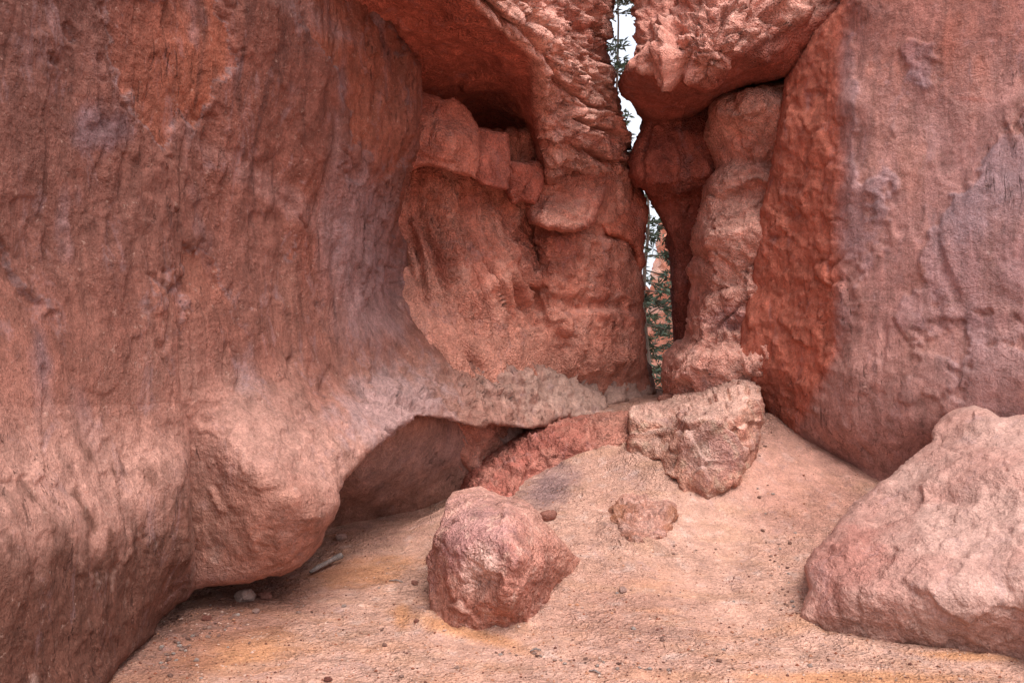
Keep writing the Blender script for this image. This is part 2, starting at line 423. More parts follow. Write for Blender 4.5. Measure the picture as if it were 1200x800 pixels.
def ground_fine(X):
    m = (np.abs(X[:, 0]) < 5) & (X[:, 1] > 3) & (X[:, 1] < 11); b = np.zeros(len(X))
    q = X[m][:, :2]; dm = np.full(len(q), 9.0)
    for k in range(0, len(BANK)): dm = np.minimum(dm, (q[:, 0] - BANK[k, 0]) ** 2 + (q[:, 1] - BANK[k, 1]) ** 2)
    b[m] = .045 * np.exp(-dm / .10 ** 2) * (.7 + .6 * fbm(S(X[m], 6), 2, 71))
    return b + ground_rough(X)
def ground_rough(X):
    return (0.016 * fbm(S(X, 5, 7, 5), 6, 11) + .006 * fbm(S(X, 26, 40, 20), 3, 12) + 0.022 * fbm(S(X, 1.3), 3, 21) + 0.006 * ridged(S(X, 9, 16, 9), 3, 31)
            - 0.012 * np.clip(fbm(S(X, 3.1), 2, 41) - .2, 0, 1) * ridged(S(X, 22), 2, 51))
def ground_z(x, y):
    x = np.atleast_1d(np.asarray(x, float)); y = np.atleast_1d(np.asarray(y, float))
    z = ground_base(x, y); return z + ground_fine(np.stack([x, y, z * 0], 1).astype(np.float32))
gx = axis_coords(-400, 400, 0.022, -3.0, 4.2); gy = axis_coords(-400, 900, 0.022, 3.0, 10.6)
def wide(lo, f0, f1, hi, s):
    c = list(np.arange(f0, f1, s)); k = s; x = c[-1]
    while x < hi: k = k * 1.25; x += k; c.append(x)
    k = s; x = c[0]
    while x > lo: k = k * 1.25; x -= k; c.insert(0, x)
    return np.array(c)
gx = wide(-1500, -3.2, 4.4, 1500, 0.02); gy = wide(-1500, 3.2, 10.6, 2500, 0.02)
GX, GY = np.meshgrid(gx, gy); shp = GX.shape
gxf = GX.ravel(); gyf = GY.ravel(); gz = ground_z(gxf, gyf)
gV = np.stack([gxf, gyf, gz], 1)
ii = np.arange(shp[0] * shp[1]).reshape(shp)
gf = np.stack([ii[:-1, :-1].ravel(), ii[:-1, 1:].ravel(), ii[1:, 1:].ravel(), ii[1:, :-1].ravel()], 1)
def w2p(V):
    y = np.maximum(V[:, 1], 0.5); return CX + F * V[:, 0] / y, CY - F * (V[:, 2] - EYE) / y
gpx, gpy = w2p(gV)
X0 = S(gV, 1, 1, 0)
n1 = fbm(S(X0, .9), 4, 61); n2 = fbm(S(X0, 3, 6, 1), 5, 62); n3 = fbm(S(X0, 9), 4, 63)
gc = np.tile(lin(220, 164, 138), (len(gV), 1))
gc = lay(gc, lin(196, 136, 112), sstep(-.1, .5, n1) * .6)
gc = lay(gc, lin(206, 150, 112), sstep(-.05, .45, n2) * .5)
gc = lay(gc, lin(232, 196, 180), sstep(.12, .5, n3) * .5)
flat = 1 - sstep(.05, .16, gz)
och = np.maximum.reduce([blob(gpx, gpy, 540, 738, 75, 9, 16, .5, .9, n2), blob(gpx, gpy, 472, 722, 10, 16, 0, .5, .6, n2), blob(gpx, gpy, 1010, 794, 130, 9, 0, .5, 1, n2),
                         blob(gpx, gpy, 280, 765, 70, 22, -8, .5, 1.3, n2), blob(gpx, gpy, 420, 672, 60, 14, -12, .5, 1.6, n2), blob(gpx, gpy, 1130, 768, 60, 5, 3, .5, 1, n2)])
gc = lay(gc, lin(222, 146, 78), och * .75 * flat)
gc = lay(gc, lin(210, 140, 88), flat * sstep(.0, .4, fbm(S(X0, 1.6, 3.5, 1), 4, 64)) * .45)
brown_ground = np.maximum(blob(gpx, gpy, 290, 715, 150, 34, -20, .6, .7, n2), blob(gpx, gpy, 210, 760, 90, 40, -35, .6, .7, n2))
gc = lay(gc, lin(150, 92, 70), brown_ground * .7)  # browner sand along the foot of the left wall and its ledge
gc = lay(gc, MAUVE * .72, blob(gpx, gpy, 645, 572, 34, 20, -38, .6, .7, n3) * .75)
gc = lay(gc, lin(205, 130, 108), blob(gpx, gpy, 930, 560, 100, 70, 40, .6, .4, n2) * .4)
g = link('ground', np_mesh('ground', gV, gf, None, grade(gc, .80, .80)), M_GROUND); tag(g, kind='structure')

def gd(px, py, off=0.0):
    """distance at which the line of sight through (px, py) meets the ground"""
    ds = np.linspace(2.5, 14, 1200); x = (px - CX) / F * ds; z = EYE - (py - CY) / F * ds
    hit = np.nonzero(z < ground_base(x, ds))[0]
    return (px, py, (ds[hit[0]] if len(hit) else 9.0) + off)

# ------------------------------------------------------------------ left canyon wall
def vstack_col(V, base): return np.tile(np.asarray(base), (len(V), 1))

def crust(V, seed):
    """plates of weathered crust with crisp broken borders (1 = crust still on)"""
    return sstep(-.02, .03, fbm(S(V, 1.0, 1.0, .75), 6, seed) + .12 * fbm(S(V, 9), 3, seed + 1))

def disp_left(V, px, py):
    up = 1 - sstep(300, 430, py)
    broad = 0.06 * fbm(S(V, 1.0, 1.0, .5), 3, 100)
    patch = sstep(-.15, .35, fbm(S(V, .9, .9, .6), 3, 104))
    fl = (0.018 * ridged(S(V, 2.2, 2.2, .35), 3, 101) + 0.014 * ridged(S(V, 6, 6, .8), 4, 102)) * (.3 + patch)
    rough_up = 0.022 * ridged(S(V, 6, 6, 3.2), 5, 103) * patch + .008 * fbm(S(V, 16), 3, 99)
    flake = .024 * crust(V, 140) + .012 * sstep(0, .05, fbm(S(V, 2.6, 2.6, 1.2), 5, 143)) + facets(V, 3.5, 144, .018, 1.0, .2, .2, .4) * patch
    strip = sstep(385, 430, px) * (1 - sstep(330, 420, py)) * (.04 * ridged(S(V, 4, 4, .9), 4, 98) + facets(V, 5, 97, .035, 1.0, .2, .2, .5))
    skirt = sstep(390, 450, py) * sstep(395, 470, px)
    q = np.stack([V[:, 0] - .35 * V[:, 1], V[:, 1] * .4, V[:, 2]], 1)
    sk = skirt * (0.03 * ridged(S(q, 4, 2, 2.5), 5, 105) + facets(V, 5, 106, .06, 1.1, .2, .3) + facets(V, 12, 95, .03, 1.1) - .02)
    low = sstep(430, 560, py) * (0.045 * fbm(S(V, 2.2), 3, 107) + 0.008 * fbm(S(V, 14), 4, 108) + .010 * sstep(0, .06, fbm(S(V, 3.2), 5, 94)))
    cr = -0.04 * sstep(.72, .92, ridged(S(V, 2.6, 2.6, .4), 2, 109)) * (1 - sstep(450, 600, py)) * sstep(-.05, .2, fbm(S(V, 1.3), 2, 110))
    top = blob(px, py, 330, 510, 120, 60, 25, .4)
    cr = cr - .018 * sstep(.88, .97, ridged(S(V, 4.2, 4.2, .7) + (.3 * fbm(S(V, 3), 2, 93))[:, None], 1, 92)) * (1 - sstep(420, 560, py)) * sstep(-.1, .15, fbm(S(V, 1.7), 2, 91))
    jx = 700 + .55 * (py - 440); joint = -.30 * np.exp(-((px - jx) / 3.5) ** 2) * sstep(436, 455, py)
    sk = sk + joint
    return broad * up + (fl + rough_up + flake) * (.3 + .7 * up) + strip + sk + low + cr + top * (0.012 * ridged(S(q, 7, 4, 5), 4, 111) + facets(V, 7, 112, .018))

def col_left(V, px, py, n):
    N1 = fbm(S(V, 1.2, 1.2, .9), 5, 120); N2 = fbm(S(V, 4, 4, 1.1), 5, 121); N3 = fbm(S(V, 9, 9, 6), 4, 122)
    c = vstack_col(V, lin(178, 108, 86))
    c = lay(c, lin(168, 96, 76), sstep(-.3, .4, N2) * .6)
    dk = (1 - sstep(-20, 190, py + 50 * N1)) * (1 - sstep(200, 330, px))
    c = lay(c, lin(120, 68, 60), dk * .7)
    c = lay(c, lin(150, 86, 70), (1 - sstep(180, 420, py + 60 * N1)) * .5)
    cr_ = crust(V, 140)
    c = lay(c, lin(196, 98, 66), blob(px, py, 320, 120, 150, 170, 15, .7, .7, N1) * .5)
    c = lay(c, lin(198, 104, 66), (1 - cr_) * blob(px, py, 310, 130, 170, 180, 20, .6) * .75)
    c = lay(c, lin(172, 128, 124), sstep(.0, .5, cr_) * (1 - sstep(.5, 1.0, cr_)) * 2 * .5 * (1 - sstep(300, 450, py)))
    c = lay(c, lin(150, 98, 84), cr_ * (1 - sstep(250, 450, py)) * .35)
    c = lay(c, lin(190, 92, 60), blob(px, py, 385, 260, 60, 90, 10, .35, .8, N1) * .4)
    c = lay(c, lin(196, 136, 124), blob(px, py, 300, 215, 120, 16, 32, .5, 1.1, N2) * .5)
    c = lay(c, lin(190, 140, 132), blob(px, py, 345, 10, 60, 14, 30, .5, .9, N2) * .5)
    c = lay(c, lin(166, 134, 140), sstep(.2, .5, fbm(S(V, 3, 3, 1.6), 5, 123)) * .5)
    st = ridged(S(V, 4.5, 4.5, .30) + (.25 * fbm(S(V, 2), 2, 124))[:, None], 3, 125)
    c = lay(c, lin(96, 56, 50), sstep(.62, .86, st) * sstep(-.1, .35, fbm(S(V, .8, .8, .5), 3, 126)) * (1 - sstep(360, 560, py)) * .6)
    c = lay(c, lin(150, 138, 156), np.maximum.reduce([blob(px, py, 50, 440, 12, 50, -10, .6, .9, N3), blob(px, py, 104, 500, 14, 40, -20, .6, .9, N3), blob(px, py, 110, 150, 26, 26, 0, .6, 1.0, N3)]) * .35)
    # fluted pale mauve strip under the silhouette
    c = lay(c, lin(196, 150, 148), blob(px, py, 425, 300, 40, 110, -8, .5, .9, N2) * .6)
    c = lay(c, lin(192, 128, 106), sstep(390, 540, py + 30 * N1) * .7)
    c = lay(c, lin(204, 150, 130), sstep(450, 540, py) * blob(px, py, 90, 600, 200, 150, 0, .5, .6, N1) * .6)
    # pale top of nose and skirt
    c = lay(c, lin(216, 164, 144), blob(px, py, 330, 510, 150, 50, 30, .8, .9, N2) * .4)
    c = lay(c, lin(200, 142, 120), sstep(400, 450, py + 20 * N1) * sstep(380, 450, px) * .6)
    c = lay(c, lin(222, 178, 156), blob(px, py, 700, 465, 110, 40, 10, .6, .8, N3) * .7)
    c = lay(c, lin(196, 158, 156), blob(px, py, 460, 480, 60, 50, 0, .5, 1.0, N3) * .6)
    c = lay(c, lin(188, 124, 98), blob(px, py, 300, 620, 90, 60, 10, .3, .3, N3) * .5)
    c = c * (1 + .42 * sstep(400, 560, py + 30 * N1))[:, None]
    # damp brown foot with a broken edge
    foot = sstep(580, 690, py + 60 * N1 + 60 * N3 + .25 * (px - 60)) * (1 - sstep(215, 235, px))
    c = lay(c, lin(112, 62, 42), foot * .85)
    c = lay(c, lin(130, 78, 58), sstep(.05, .3, N3) * blob(px, py, 120, 620, 130, 90, 30, .5, 1.0, N1) * .75 * (px < 225))
    c = lay(c, lin(232, 190, 170), sstep(.28, .5, N3) * sstep(560, 640, py) * .35)
    return c

left_poly = [(-1600, -560), (425, -400), (436, -200), (433, 0), (460, 28), (476, 55), (493, 76), (495, 108), (492, 150), (490, 175), (480, 200), (474, 226), (467, 260),
             (480, 300), (520, 330), (640, 375), (720, 402), (762, 428), (770, 462), (740, 470), (712, 476), (706, 487), (690, 490), (655, 491), (640, 498), (620, 503), (598, 500), (575, 497), (562, 502), (545, 497),
             (520, 490), (490, 487), (470, 500), (455, 512), (436, 527), (420, 545), (404, 562), (397, 578), (398, 592), (390, 606), (381, 620), (378, 634), (366, 650), (352, 664), (330, 674), (310, 675),
             (290, 681), (262, 685), (240, 686), (228, 690), (190, 700), (100, 740), (-1600, 800)]
left_ctrl = [
    [(-1500, 400, 1.25), (-1000, 400, 1.6), (-500, 400, 2.1), (-200, 400, 2.75), (0, 400, 3.35), (120, 400, 3.9), (220, 400, 4.5), (330, 400, 5.2), (400, 400, 5.75), (440, 400, 6.1), (475, 400, 6.5)],
    [(-1500, -600, 1.5), (-500, -600, 2.4), (0, -600, 3.7), (220, -600, 4.6), (430, -600, 5.7)],
    [(-500, 0, 2.2), (0, 0, 3.45), (120, 0, 4.0), (220, 0, 4.55), (330, 0, 5.1), (433, 0, 5.8)],
    [(0, 200, 3.45), (120, 200, 4.05), (220, 200, 4.65), (300, 200, 5.15), (400, 200, 5.7), (480, 150, 6.1)],
    [(0, 310, 3.45), (120, 310, 4.0), (220, 310, 4.65), (330, 310, 5.35), (400, 310, 5.85), (430, 310, 6.1)],
    [(400, 60, 5.5), (450, 100, 5.9)], (462, 275, 6.6), (478, 295, 7.3),
    [(-500, 480, 2.05), (0, 480, 3.26), (120, 480, 3.86), (200, 485, 4.36), (222, 480, 4.50)],
    [(-500, 620, 2.2), (0, 620, 3.25), (80, 620, 3.65), (150, 610, 4.15), (200, 600, 4.58)], [(0, 780, 3.4), (150, 720, 4.3)],
    [(200, 530, 4.52), (202, 600, 4.60), (202, 650, 4.66), (202, 690, 4.74)], [(228, 520, 4.56), (229, 600, 4.60), (230, 650, 4.66), (230, 688, 4.72)],
    # ledge: bright upper slope, edge, darker front
    [(240, 495, 4.57), (268, 520, 4.52), (300, 548, 4.46), (345, 585, 4.48), (368, 606, 4.60), (380, 622, 4.85)],
    [(262, 683, 4.71), (300, 680, 4.70), (340, 668, 4.78), (370, 640, 4.88)], [(250, 600, 4.58), (290, 620, 4.53), (335, 635, 4.60)], (260, 560, 4.54),
    [(240, 450, 4.6), (280, 450, 4.80), (340, 450, 5.12), (400, 450, 5.55)], [(290, 500, 4.62), (350, 520, 4.8), (400, 515, 5.15)], [(350, 560, 4.6), (385, 570, 4.76)],
    [(398, 580, 4.88), (420, 543, 5.2), (455, 510, 5.5), (490, 486, 5.8), (562, 500, 6.6), (598, 498, 7.05), (640, 496, 7.55), (700, 488, 8.2), (765, 464, 9.1)],
    [(440, 440, 5.95), (490, 455, 6.15), (560, 460, 6.9), (640, 455, 7.8), (700, 462, 8.5)],
    [(520, 410, 6.9), (560, 425, 7.2), (640, 420, 8.2), (700, 435, 8.85), (755, 440, 9.4)],
    [(475, 320, 7.6), (520, 345, 7.6), (560, 365, 8.1), (640, 385, 9.0), (720, 405, 9.6)]]
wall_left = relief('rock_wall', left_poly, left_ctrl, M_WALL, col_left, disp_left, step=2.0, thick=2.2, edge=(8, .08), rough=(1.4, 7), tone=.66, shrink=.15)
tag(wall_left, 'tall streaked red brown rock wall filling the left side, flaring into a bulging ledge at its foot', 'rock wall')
def adopt(o, p):
    o.parent = p; o.location = o.location - p.location
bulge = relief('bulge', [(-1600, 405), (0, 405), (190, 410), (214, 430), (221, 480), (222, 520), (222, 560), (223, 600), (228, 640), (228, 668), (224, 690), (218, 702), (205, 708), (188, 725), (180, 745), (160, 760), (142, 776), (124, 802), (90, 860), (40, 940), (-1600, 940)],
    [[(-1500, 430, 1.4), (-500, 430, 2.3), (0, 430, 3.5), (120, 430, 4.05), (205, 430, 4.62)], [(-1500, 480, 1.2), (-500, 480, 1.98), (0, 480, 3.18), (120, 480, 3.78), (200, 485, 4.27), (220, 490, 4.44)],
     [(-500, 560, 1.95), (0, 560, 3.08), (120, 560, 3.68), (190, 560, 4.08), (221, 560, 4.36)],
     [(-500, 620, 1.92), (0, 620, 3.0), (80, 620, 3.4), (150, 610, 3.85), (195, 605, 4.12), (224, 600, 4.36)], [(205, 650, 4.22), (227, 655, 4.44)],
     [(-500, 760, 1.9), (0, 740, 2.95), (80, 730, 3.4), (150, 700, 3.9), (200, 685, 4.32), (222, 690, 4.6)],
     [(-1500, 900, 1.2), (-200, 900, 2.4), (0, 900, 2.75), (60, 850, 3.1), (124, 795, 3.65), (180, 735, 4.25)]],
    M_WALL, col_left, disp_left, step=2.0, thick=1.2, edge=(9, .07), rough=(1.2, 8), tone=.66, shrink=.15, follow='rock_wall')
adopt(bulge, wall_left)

def disp_rec(V, px, py): return 0.05 * fbm(S(V, 1.6), 3, 131) + 0.012 * fbm(S(V, 10, 10, 4), 4, 132)
def col_rec(V, px, py, n):
    N1 = fbm(S(V, 3, 3, 1.5), 4, 133)
    c = vstack_col(V, lin(176, 120, 98)); c = lay(c, lin(150, 122, 116), blob(px, py, 520, 520, 110, 30, -20, .6, .9, N1) * .55)
    c = lay(c, lin(150, 94, 70), sstep(560, 620, py + 20 * N1) * .5)
    return c
rec = relief('undercut', [(110, 540), (225, 560), (330, 600), (380, 470), (460, 440), (720, 455), (720, 520), (640, 560), (600, 640), (520, 650), (385, 660), (200, 790), (60, 860)],
             [[(120, 800, 4.6), (200, 730, 5.3), (300, 680, 5.9), (390, 622, 6.75), (450, 612, 7.0), (520, 610, 7.2), (600, 600, 7.4)], [(150, 600, 5.0), (300, 600, 5.9)],
              [(420, 560, 6.3), (500, 560, 6.85), (580, 540, 7.4)], [(430, 525, 6.2), (490, 490, 6.35), (560, 500, 7.2), (640, 500, 8.0)], [(440, 450, 6.3), (600, 460, 7.8), (710, 460, 9)], (385, 650, 6.7), (520, 640, 7.1)],
             M_WALL, col_rec, disp_rec, tone=1.25, step=3, thick=1.5, edge=(4, .02), rough=(.5, 10))
adopt(rec, wall_left)

# ------------------------------------------------------------------ middle left cliff
def empty(name, loc):
    o = bpy.data.objects.new(name, None); COL.objects.link(o); o.location = loc; return o
cliff = empty('rock_cliff', (0, 0, 0))
tag(cliff, 'rough layered red cliff with a deep overhang, left of the narrow bright gap', 'rock cliff')

def blocks(V, seed, sx, sz, amp):
    W = V + 0.12 * np.stack([fbm(S(V, 2), 3, seed + 5), fbm(S(V, 2), 3, seed + 6), fbm(S(V, 2), 3, seed + 7)], 1)
    f1, f2, v = cell(S(W, sx, sx, sz), seed)
    return amp * ((v - .5) * sstep(0, .22, f2 - f1) - .35 * (1 - sstep(0, .12, f2 - f1)))

def col_mid(base, var, dusty=.5, foot=False):
    def f(V, px, py, n):
        N1 = fbm(S(V, 1.5), 5, 140); N2 = fbm(S(V, 5, 5, 3), 5, 141)
        c = vstack_col(V, base); c = lay(c, var, sstep(-.25, .3, N1)); c = lay(c, lin(222, 160, 136), sstep(.05, .4, N2) * dusty)
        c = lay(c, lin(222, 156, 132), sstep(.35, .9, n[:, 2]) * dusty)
        c = lay(c, lin(140, 66, 50), sstep(.1, .5, -N2) * .4)
        if foot:
            cy_ = np.interp(px, [460, 480, 520, 560, 640, 760], [310, 335, 370, 398, 424, 446])
            c = lay(c, lin(184, 118, 94), sstep(-70, 4, py - cy_ + 24 * N2) * .8)
        return c
    return f

def disp_low(V, px, py):
    left = 1 - sstep(618, 646, px)
    cy_ = np.interp(px, [460, 480, 520, 560, 640, 760], [310, 335, 370, 398, 424, 446])
    calm = (1 - .6 * sstep(-30, 0, py - cy_)) * (.2 + .8 * sstep(468, 500, px))
    lean = V[:, 0] + .10 * V[:, 2] + .34 * np.minimum(V[:, 2] - 2.5, 0) + .10 * fbm(S(V, 1.2, 1.2, .8), 3, 149)
    q = np.stack([lean * 5.0, V[:, 1] * .6, V[:, 2] * .55], 1)
    down = sstep(190, 320, py)
    p1 = perlin(q, 150); p2 = perlin(q * np.float32(2.1) + 4, 151)
    fl = left * (.25 + .75 * down) * (.45 + .55 * sstep(-.3, .3, fbm(S(V, 1.6), 3, 148))) * (-.20 * np.exp(-(p1 / .13) ** 2) - .10 * np.exp(-(p2 / .14) ** 2) + .10 * np.abs(p1) + .08)
    r = facets(V, 4.5, 152, .045, 1.0, .15, .3, .45) + facets(V, 11, 153, .022, 1.1) + .04 * fbm(S(V, 5, 5, 3), 5, 154)
    f1, f2, v = cell(S(V, 3.4, 3.4, 3.0), 155)
    kn = (1 - left) * (0.13 * np.sqrt(np.clip(.36 - f1, 0, 1) / .36) * (v > .6) + .06 * ridged(S(V, 3.4, 3.4, .35), 4, 156) + facets(V, 9, 157, .03, 1.1))
    bed = -.07 * sstep(.72, .95, 1 - np.abs(((V[:, 2] + .08 * fbm(S(V, 2), 2, 158)) * 1.35) % 1 - .5) * 2) * (1 - left)
    return (fl + r + kn + bed) * calm

low = relief('lower_face', [(400, 150), (640, 150), (742, 180), (745, 240), (748, 300), (754, 330), (756, 350), (755, 390), (758, 430), (764, 455), (760, 520), (640, 560), (440, 560), (400, 400)],
    [[(430, 180, 7.1), (500, 190, 7.15), (560, 220, 7.6), (600, 235, 7.9), (622, 245, 8.1)], [(440, 300, 7.15), (520, 300, 7.25), (600, 320, 7.8), (625, 330, 8.1)],
     [(440, 380, 6.8), (500, 390, 6.85), (560, 410, 7.1), (600, 420, 7.5), (640, 435, 8.1)], [(440, 440, 6.8), (500, 450, 6.75), (560, 470, 7.0), (640, 480, 8.05)], (560, 540, 7.2),
     [(640, 230, 8.05), (642, 300, 8.15), (645, 380, 8.15), (650, 430, 8.2)], [(628, 260, 8.35), (630, 320, 8.35), (632, 380, 8.2)],
     [(690, 200, 8.3), (690, 300, 8.35), (700, 420, 8.4)], [(745, 220, 8.9), (748, 320, 8.9), (752, 420, 8.9)], [(640, 520, 8.8), (755, 490, 9.3)]],
    M_ROUGH, col_mid(lin(196, 118, 90), lin(180, 100, 74), .4, True), disp_low, step=2.2, thick=1.6, edge=(12, .2), rough=(1.3, 9), tone=1.5, parent=cliff)

def disp_ledge(V, px, py): return facets(V, 2.4, 160, .05, 1.0, .08, .3) + facets(V, 8, 161, .025) + 0.025 * fbm(S(V, 7, 7, 4), 5, 162) + .03 * fbm(S(V, 2.5), 2, 163)
relief('ledge', [(440, 80), (480, 96), (497, 108), (520, 117), (533, 112), (547, 124), (560, 146), (562, 180), (559, 212), (548, 207), (530, 204), (500, 196), (480, 200), (440, 220)],
    [[(440, 100, 6.7), (497, 110, 6.85), (520, 118, 6.86), (556, 145, 7.0)], [(440, 185, 6.65), (520, 190, 6.7), (556, 200, 6.9)], (440, 215, 7), (530, 160, 6.68)],
    M_ROUGH, col_mid(lin(188, 106, 80), lin(172, 90, 66), .25), disp_ledge, step=2.0, thick=1.4, edge=(5, .08), rough=(1.2, 10), tone=1.5, parent=cliff)
relief('ledge', [(550, 140), (564, 149), (580, 153), (594, 155), (598, 190), (597, 223), (578, 221), (564, 217), (552, 205)],
    [[(550, 152, 7.15), (594, 160, 7.3)], [(550, 212, 7.1), (595, 216, 7.25)]],
    M_ROUGH, col_mid(lin(184, 100, 76), lin(168, 84, 62), .2), disp_ledge, step=2.0, thick=1.2, edge=(5, .08), rough=(1.0, 9), tone=1.5, parent=cliff)
relief('ledge', [(590, 186), (612, 190), (634, 188), (640, 200), (636, 222), (628, 240), (612, 236), (600, 240), (592, 226)],
    [[(590, 190, 7.6), (612, 192, 7.55), (636, 195, 7.7)], [(594, 230, 7.6), (625, 236, 7.7)]],
    M_ROUGH, col_mid(lin(176, 92, 68), lin(160, 78, 56), .2), disp_ledge, step=2.0, thick=1.0, edge=(7, .1), rough=(1.0, 8), tone=1.5, parent=cliff)
relief('ledge', [(612, 214), (650, 200), (690, 203), (712, 214), (706, 240), (700, 256), (692, 268), (672, 273), (640, 270), (620, 262), (612, 240)],
    [[(614, 225, 8.15), (650, 215, 8.15), (706, 222, 8.35)], [(618, 252, 7.9), (650, 260, 7.72), (698, 258, 8.0)]], 
    M_ROUGH, col_mid(lin(186, 104, 80), lin(196, 118, 92), .5), disp_ledge, step=2.0, thick=.8, edge=(10, .22), rough=(1.3, 8), tone=1.5, parent=cliff)
relief('buttress', [(690, 205), (735, 196), (748, 214), (758, 232), (762, 250), (756, 272), (754, 292), (757, 308), (750, 322), (746, 316), (742, 290), (728, 280), (712, 276), (700, 262)],
    [[(695, 215, 8.7), (760, 240, 9.0)], [(705, 262, 8.4), (755, 290, 8.8)], (750, 318, 8.95)],
    M_ROUGH, col_mid(lin(200, 104, 68), lin(190, 90, 60), .3), disp_ledge, step=2.0, thick=1.0, edge=(8, .14), rough=(1.5, 8), tone=1.5, parent=cliff)

def disp_cap(V, px, py):
    lipx = np.interp(py, [-300, 0, 30, 65, 125, 165, 220], [460, 552, 580, 620, 626, 632, 640])
    face = sstep(-5, 12, px - lipx)
    zz = V[:, 2] + .16 * fbm(S(V, 1.2), 3, 170)
    lay_ = zz * 5.2; k = np.floor(lay_); fr = lay_ - k
    hv = ((_hash(k.astype(np.int64), k.astype(np.int64) * 0, k.astype(np.int64) * 0, 7) & np.uint32(255)).astype(np.float32) / 255 - .5)
    strata = .22 * hv * sstep(0, .25, fr) * (1 - sstep(.8, 1, fr)) - .13 * (1 - sstep(0, .16, np.minimum(fr, 1 - fr))) * (.4 + sstep(-.2, .3, fbm(S(V, 2), 2, 169)))
    r = facets(V, 2.6, 172, .11, 1.0, .2, .15, 1.3) + facets(V, 6.5, 173, .06, 1.1, .2, .2, 1.2) + facets(V, 15, 174, .03, 1.1, .15) + .07 * ridged(S(V, 3.5, 3.5, 4.5), 5, 171) + .03 * fbm(S(V, 14), 3, 175)
    und = 0.06 * fbm(S(V, 1.6), 4, 176) + facets(V, 2.5, 177, .05) + .02 * ridged(S(V, 6, 6, 6), 4, 178)
    return face * (strata + r) + (1 - face) * und
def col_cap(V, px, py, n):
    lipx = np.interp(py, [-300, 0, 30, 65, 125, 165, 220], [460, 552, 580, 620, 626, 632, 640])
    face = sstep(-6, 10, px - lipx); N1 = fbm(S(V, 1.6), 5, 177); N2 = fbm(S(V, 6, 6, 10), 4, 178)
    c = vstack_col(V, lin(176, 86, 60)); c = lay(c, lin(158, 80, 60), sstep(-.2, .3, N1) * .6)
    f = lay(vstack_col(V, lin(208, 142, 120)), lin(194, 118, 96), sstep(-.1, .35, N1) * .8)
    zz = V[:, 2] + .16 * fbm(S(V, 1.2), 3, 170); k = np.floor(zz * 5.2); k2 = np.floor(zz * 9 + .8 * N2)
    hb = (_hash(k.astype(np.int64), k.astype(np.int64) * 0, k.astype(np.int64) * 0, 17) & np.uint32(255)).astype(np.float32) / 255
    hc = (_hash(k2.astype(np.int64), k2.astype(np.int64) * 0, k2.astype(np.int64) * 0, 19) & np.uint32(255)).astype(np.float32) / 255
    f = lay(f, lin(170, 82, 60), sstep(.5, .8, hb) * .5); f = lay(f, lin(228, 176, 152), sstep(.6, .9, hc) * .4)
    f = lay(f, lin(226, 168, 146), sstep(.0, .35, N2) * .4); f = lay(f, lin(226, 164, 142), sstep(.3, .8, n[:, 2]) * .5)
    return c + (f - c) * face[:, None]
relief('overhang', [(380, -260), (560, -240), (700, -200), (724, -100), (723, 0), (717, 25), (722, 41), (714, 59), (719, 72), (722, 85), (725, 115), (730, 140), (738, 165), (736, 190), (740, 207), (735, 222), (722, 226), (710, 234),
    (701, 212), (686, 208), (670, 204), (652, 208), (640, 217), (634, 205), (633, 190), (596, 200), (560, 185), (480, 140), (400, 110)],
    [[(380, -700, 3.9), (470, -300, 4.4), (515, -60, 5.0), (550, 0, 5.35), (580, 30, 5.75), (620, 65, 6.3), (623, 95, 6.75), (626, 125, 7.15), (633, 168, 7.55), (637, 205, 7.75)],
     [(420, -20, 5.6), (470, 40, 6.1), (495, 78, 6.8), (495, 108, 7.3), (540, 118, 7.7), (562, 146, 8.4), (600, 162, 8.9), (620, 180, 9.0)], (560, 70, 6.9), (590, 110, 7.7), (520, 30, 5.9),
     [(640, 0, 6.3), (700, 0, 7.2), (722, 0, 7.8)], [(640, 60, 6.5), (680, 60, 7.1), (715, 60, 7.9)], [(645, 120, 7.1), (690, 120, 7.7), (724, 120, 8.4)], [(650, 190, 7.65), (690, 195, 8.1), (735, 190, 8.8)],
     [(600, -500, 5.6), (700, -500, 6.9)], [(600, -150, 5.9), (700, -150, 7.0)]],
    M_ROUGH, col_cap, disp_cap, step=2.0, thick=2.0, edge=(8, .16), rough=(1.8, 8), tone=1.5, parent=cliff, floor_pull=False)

# ------------------------------------------------------------------ pillar and capstone beyond the mound
pil = empty('rock_pillar', (2.1, 8, 0))
tag(pil, 'pale knobbly rock pillar under a heavy overhanging capstone, right of the bright gap', 'rock pillar')
pil.location = (0, 0, 0)
def disp_pil(V, px, py):
    zz = V[:, 2] + .15 * fbm(S(V, 1.5), 2, 179)
    neck = .13 * np.sin(zz * 5.2 + 1.0) + .07 * np.sin(zz * 11.0) - .10 * np.exp(-((zz - 3.2) / .05) ** 2)
    return neck * .8 + facets(V, 2.0, 180, .14, .9, .2, .05) + facets(V, 6, 181, .05, 1.1, .15, .1) + facets(V, 14, 182, .02) + .03 * fbm(S(V, 9), 4, 183)
def col_pil(V, px, py, n):
    N1 = fbm(S(V, 2), 5, 184); N2 = fbm(S(V, 6), 4, 185)
    c = lay(vstack_col(V, lin(206, 140, 118)), lin(190, 116, 94), sstep(-.2, .3, N1) * .8); c = lay(c, lin(228, 172, 150), sstep(.0, .4, N2) * .5)
    c = lay(c, lin(176, 128, 126), blob(px, py, 860, 375, 30, 14, 0, .6, .8, N2) * .6)
    return lay(c, lin(226, 164, 140), sstep(.3, .8, n[:, 2]) * .5)
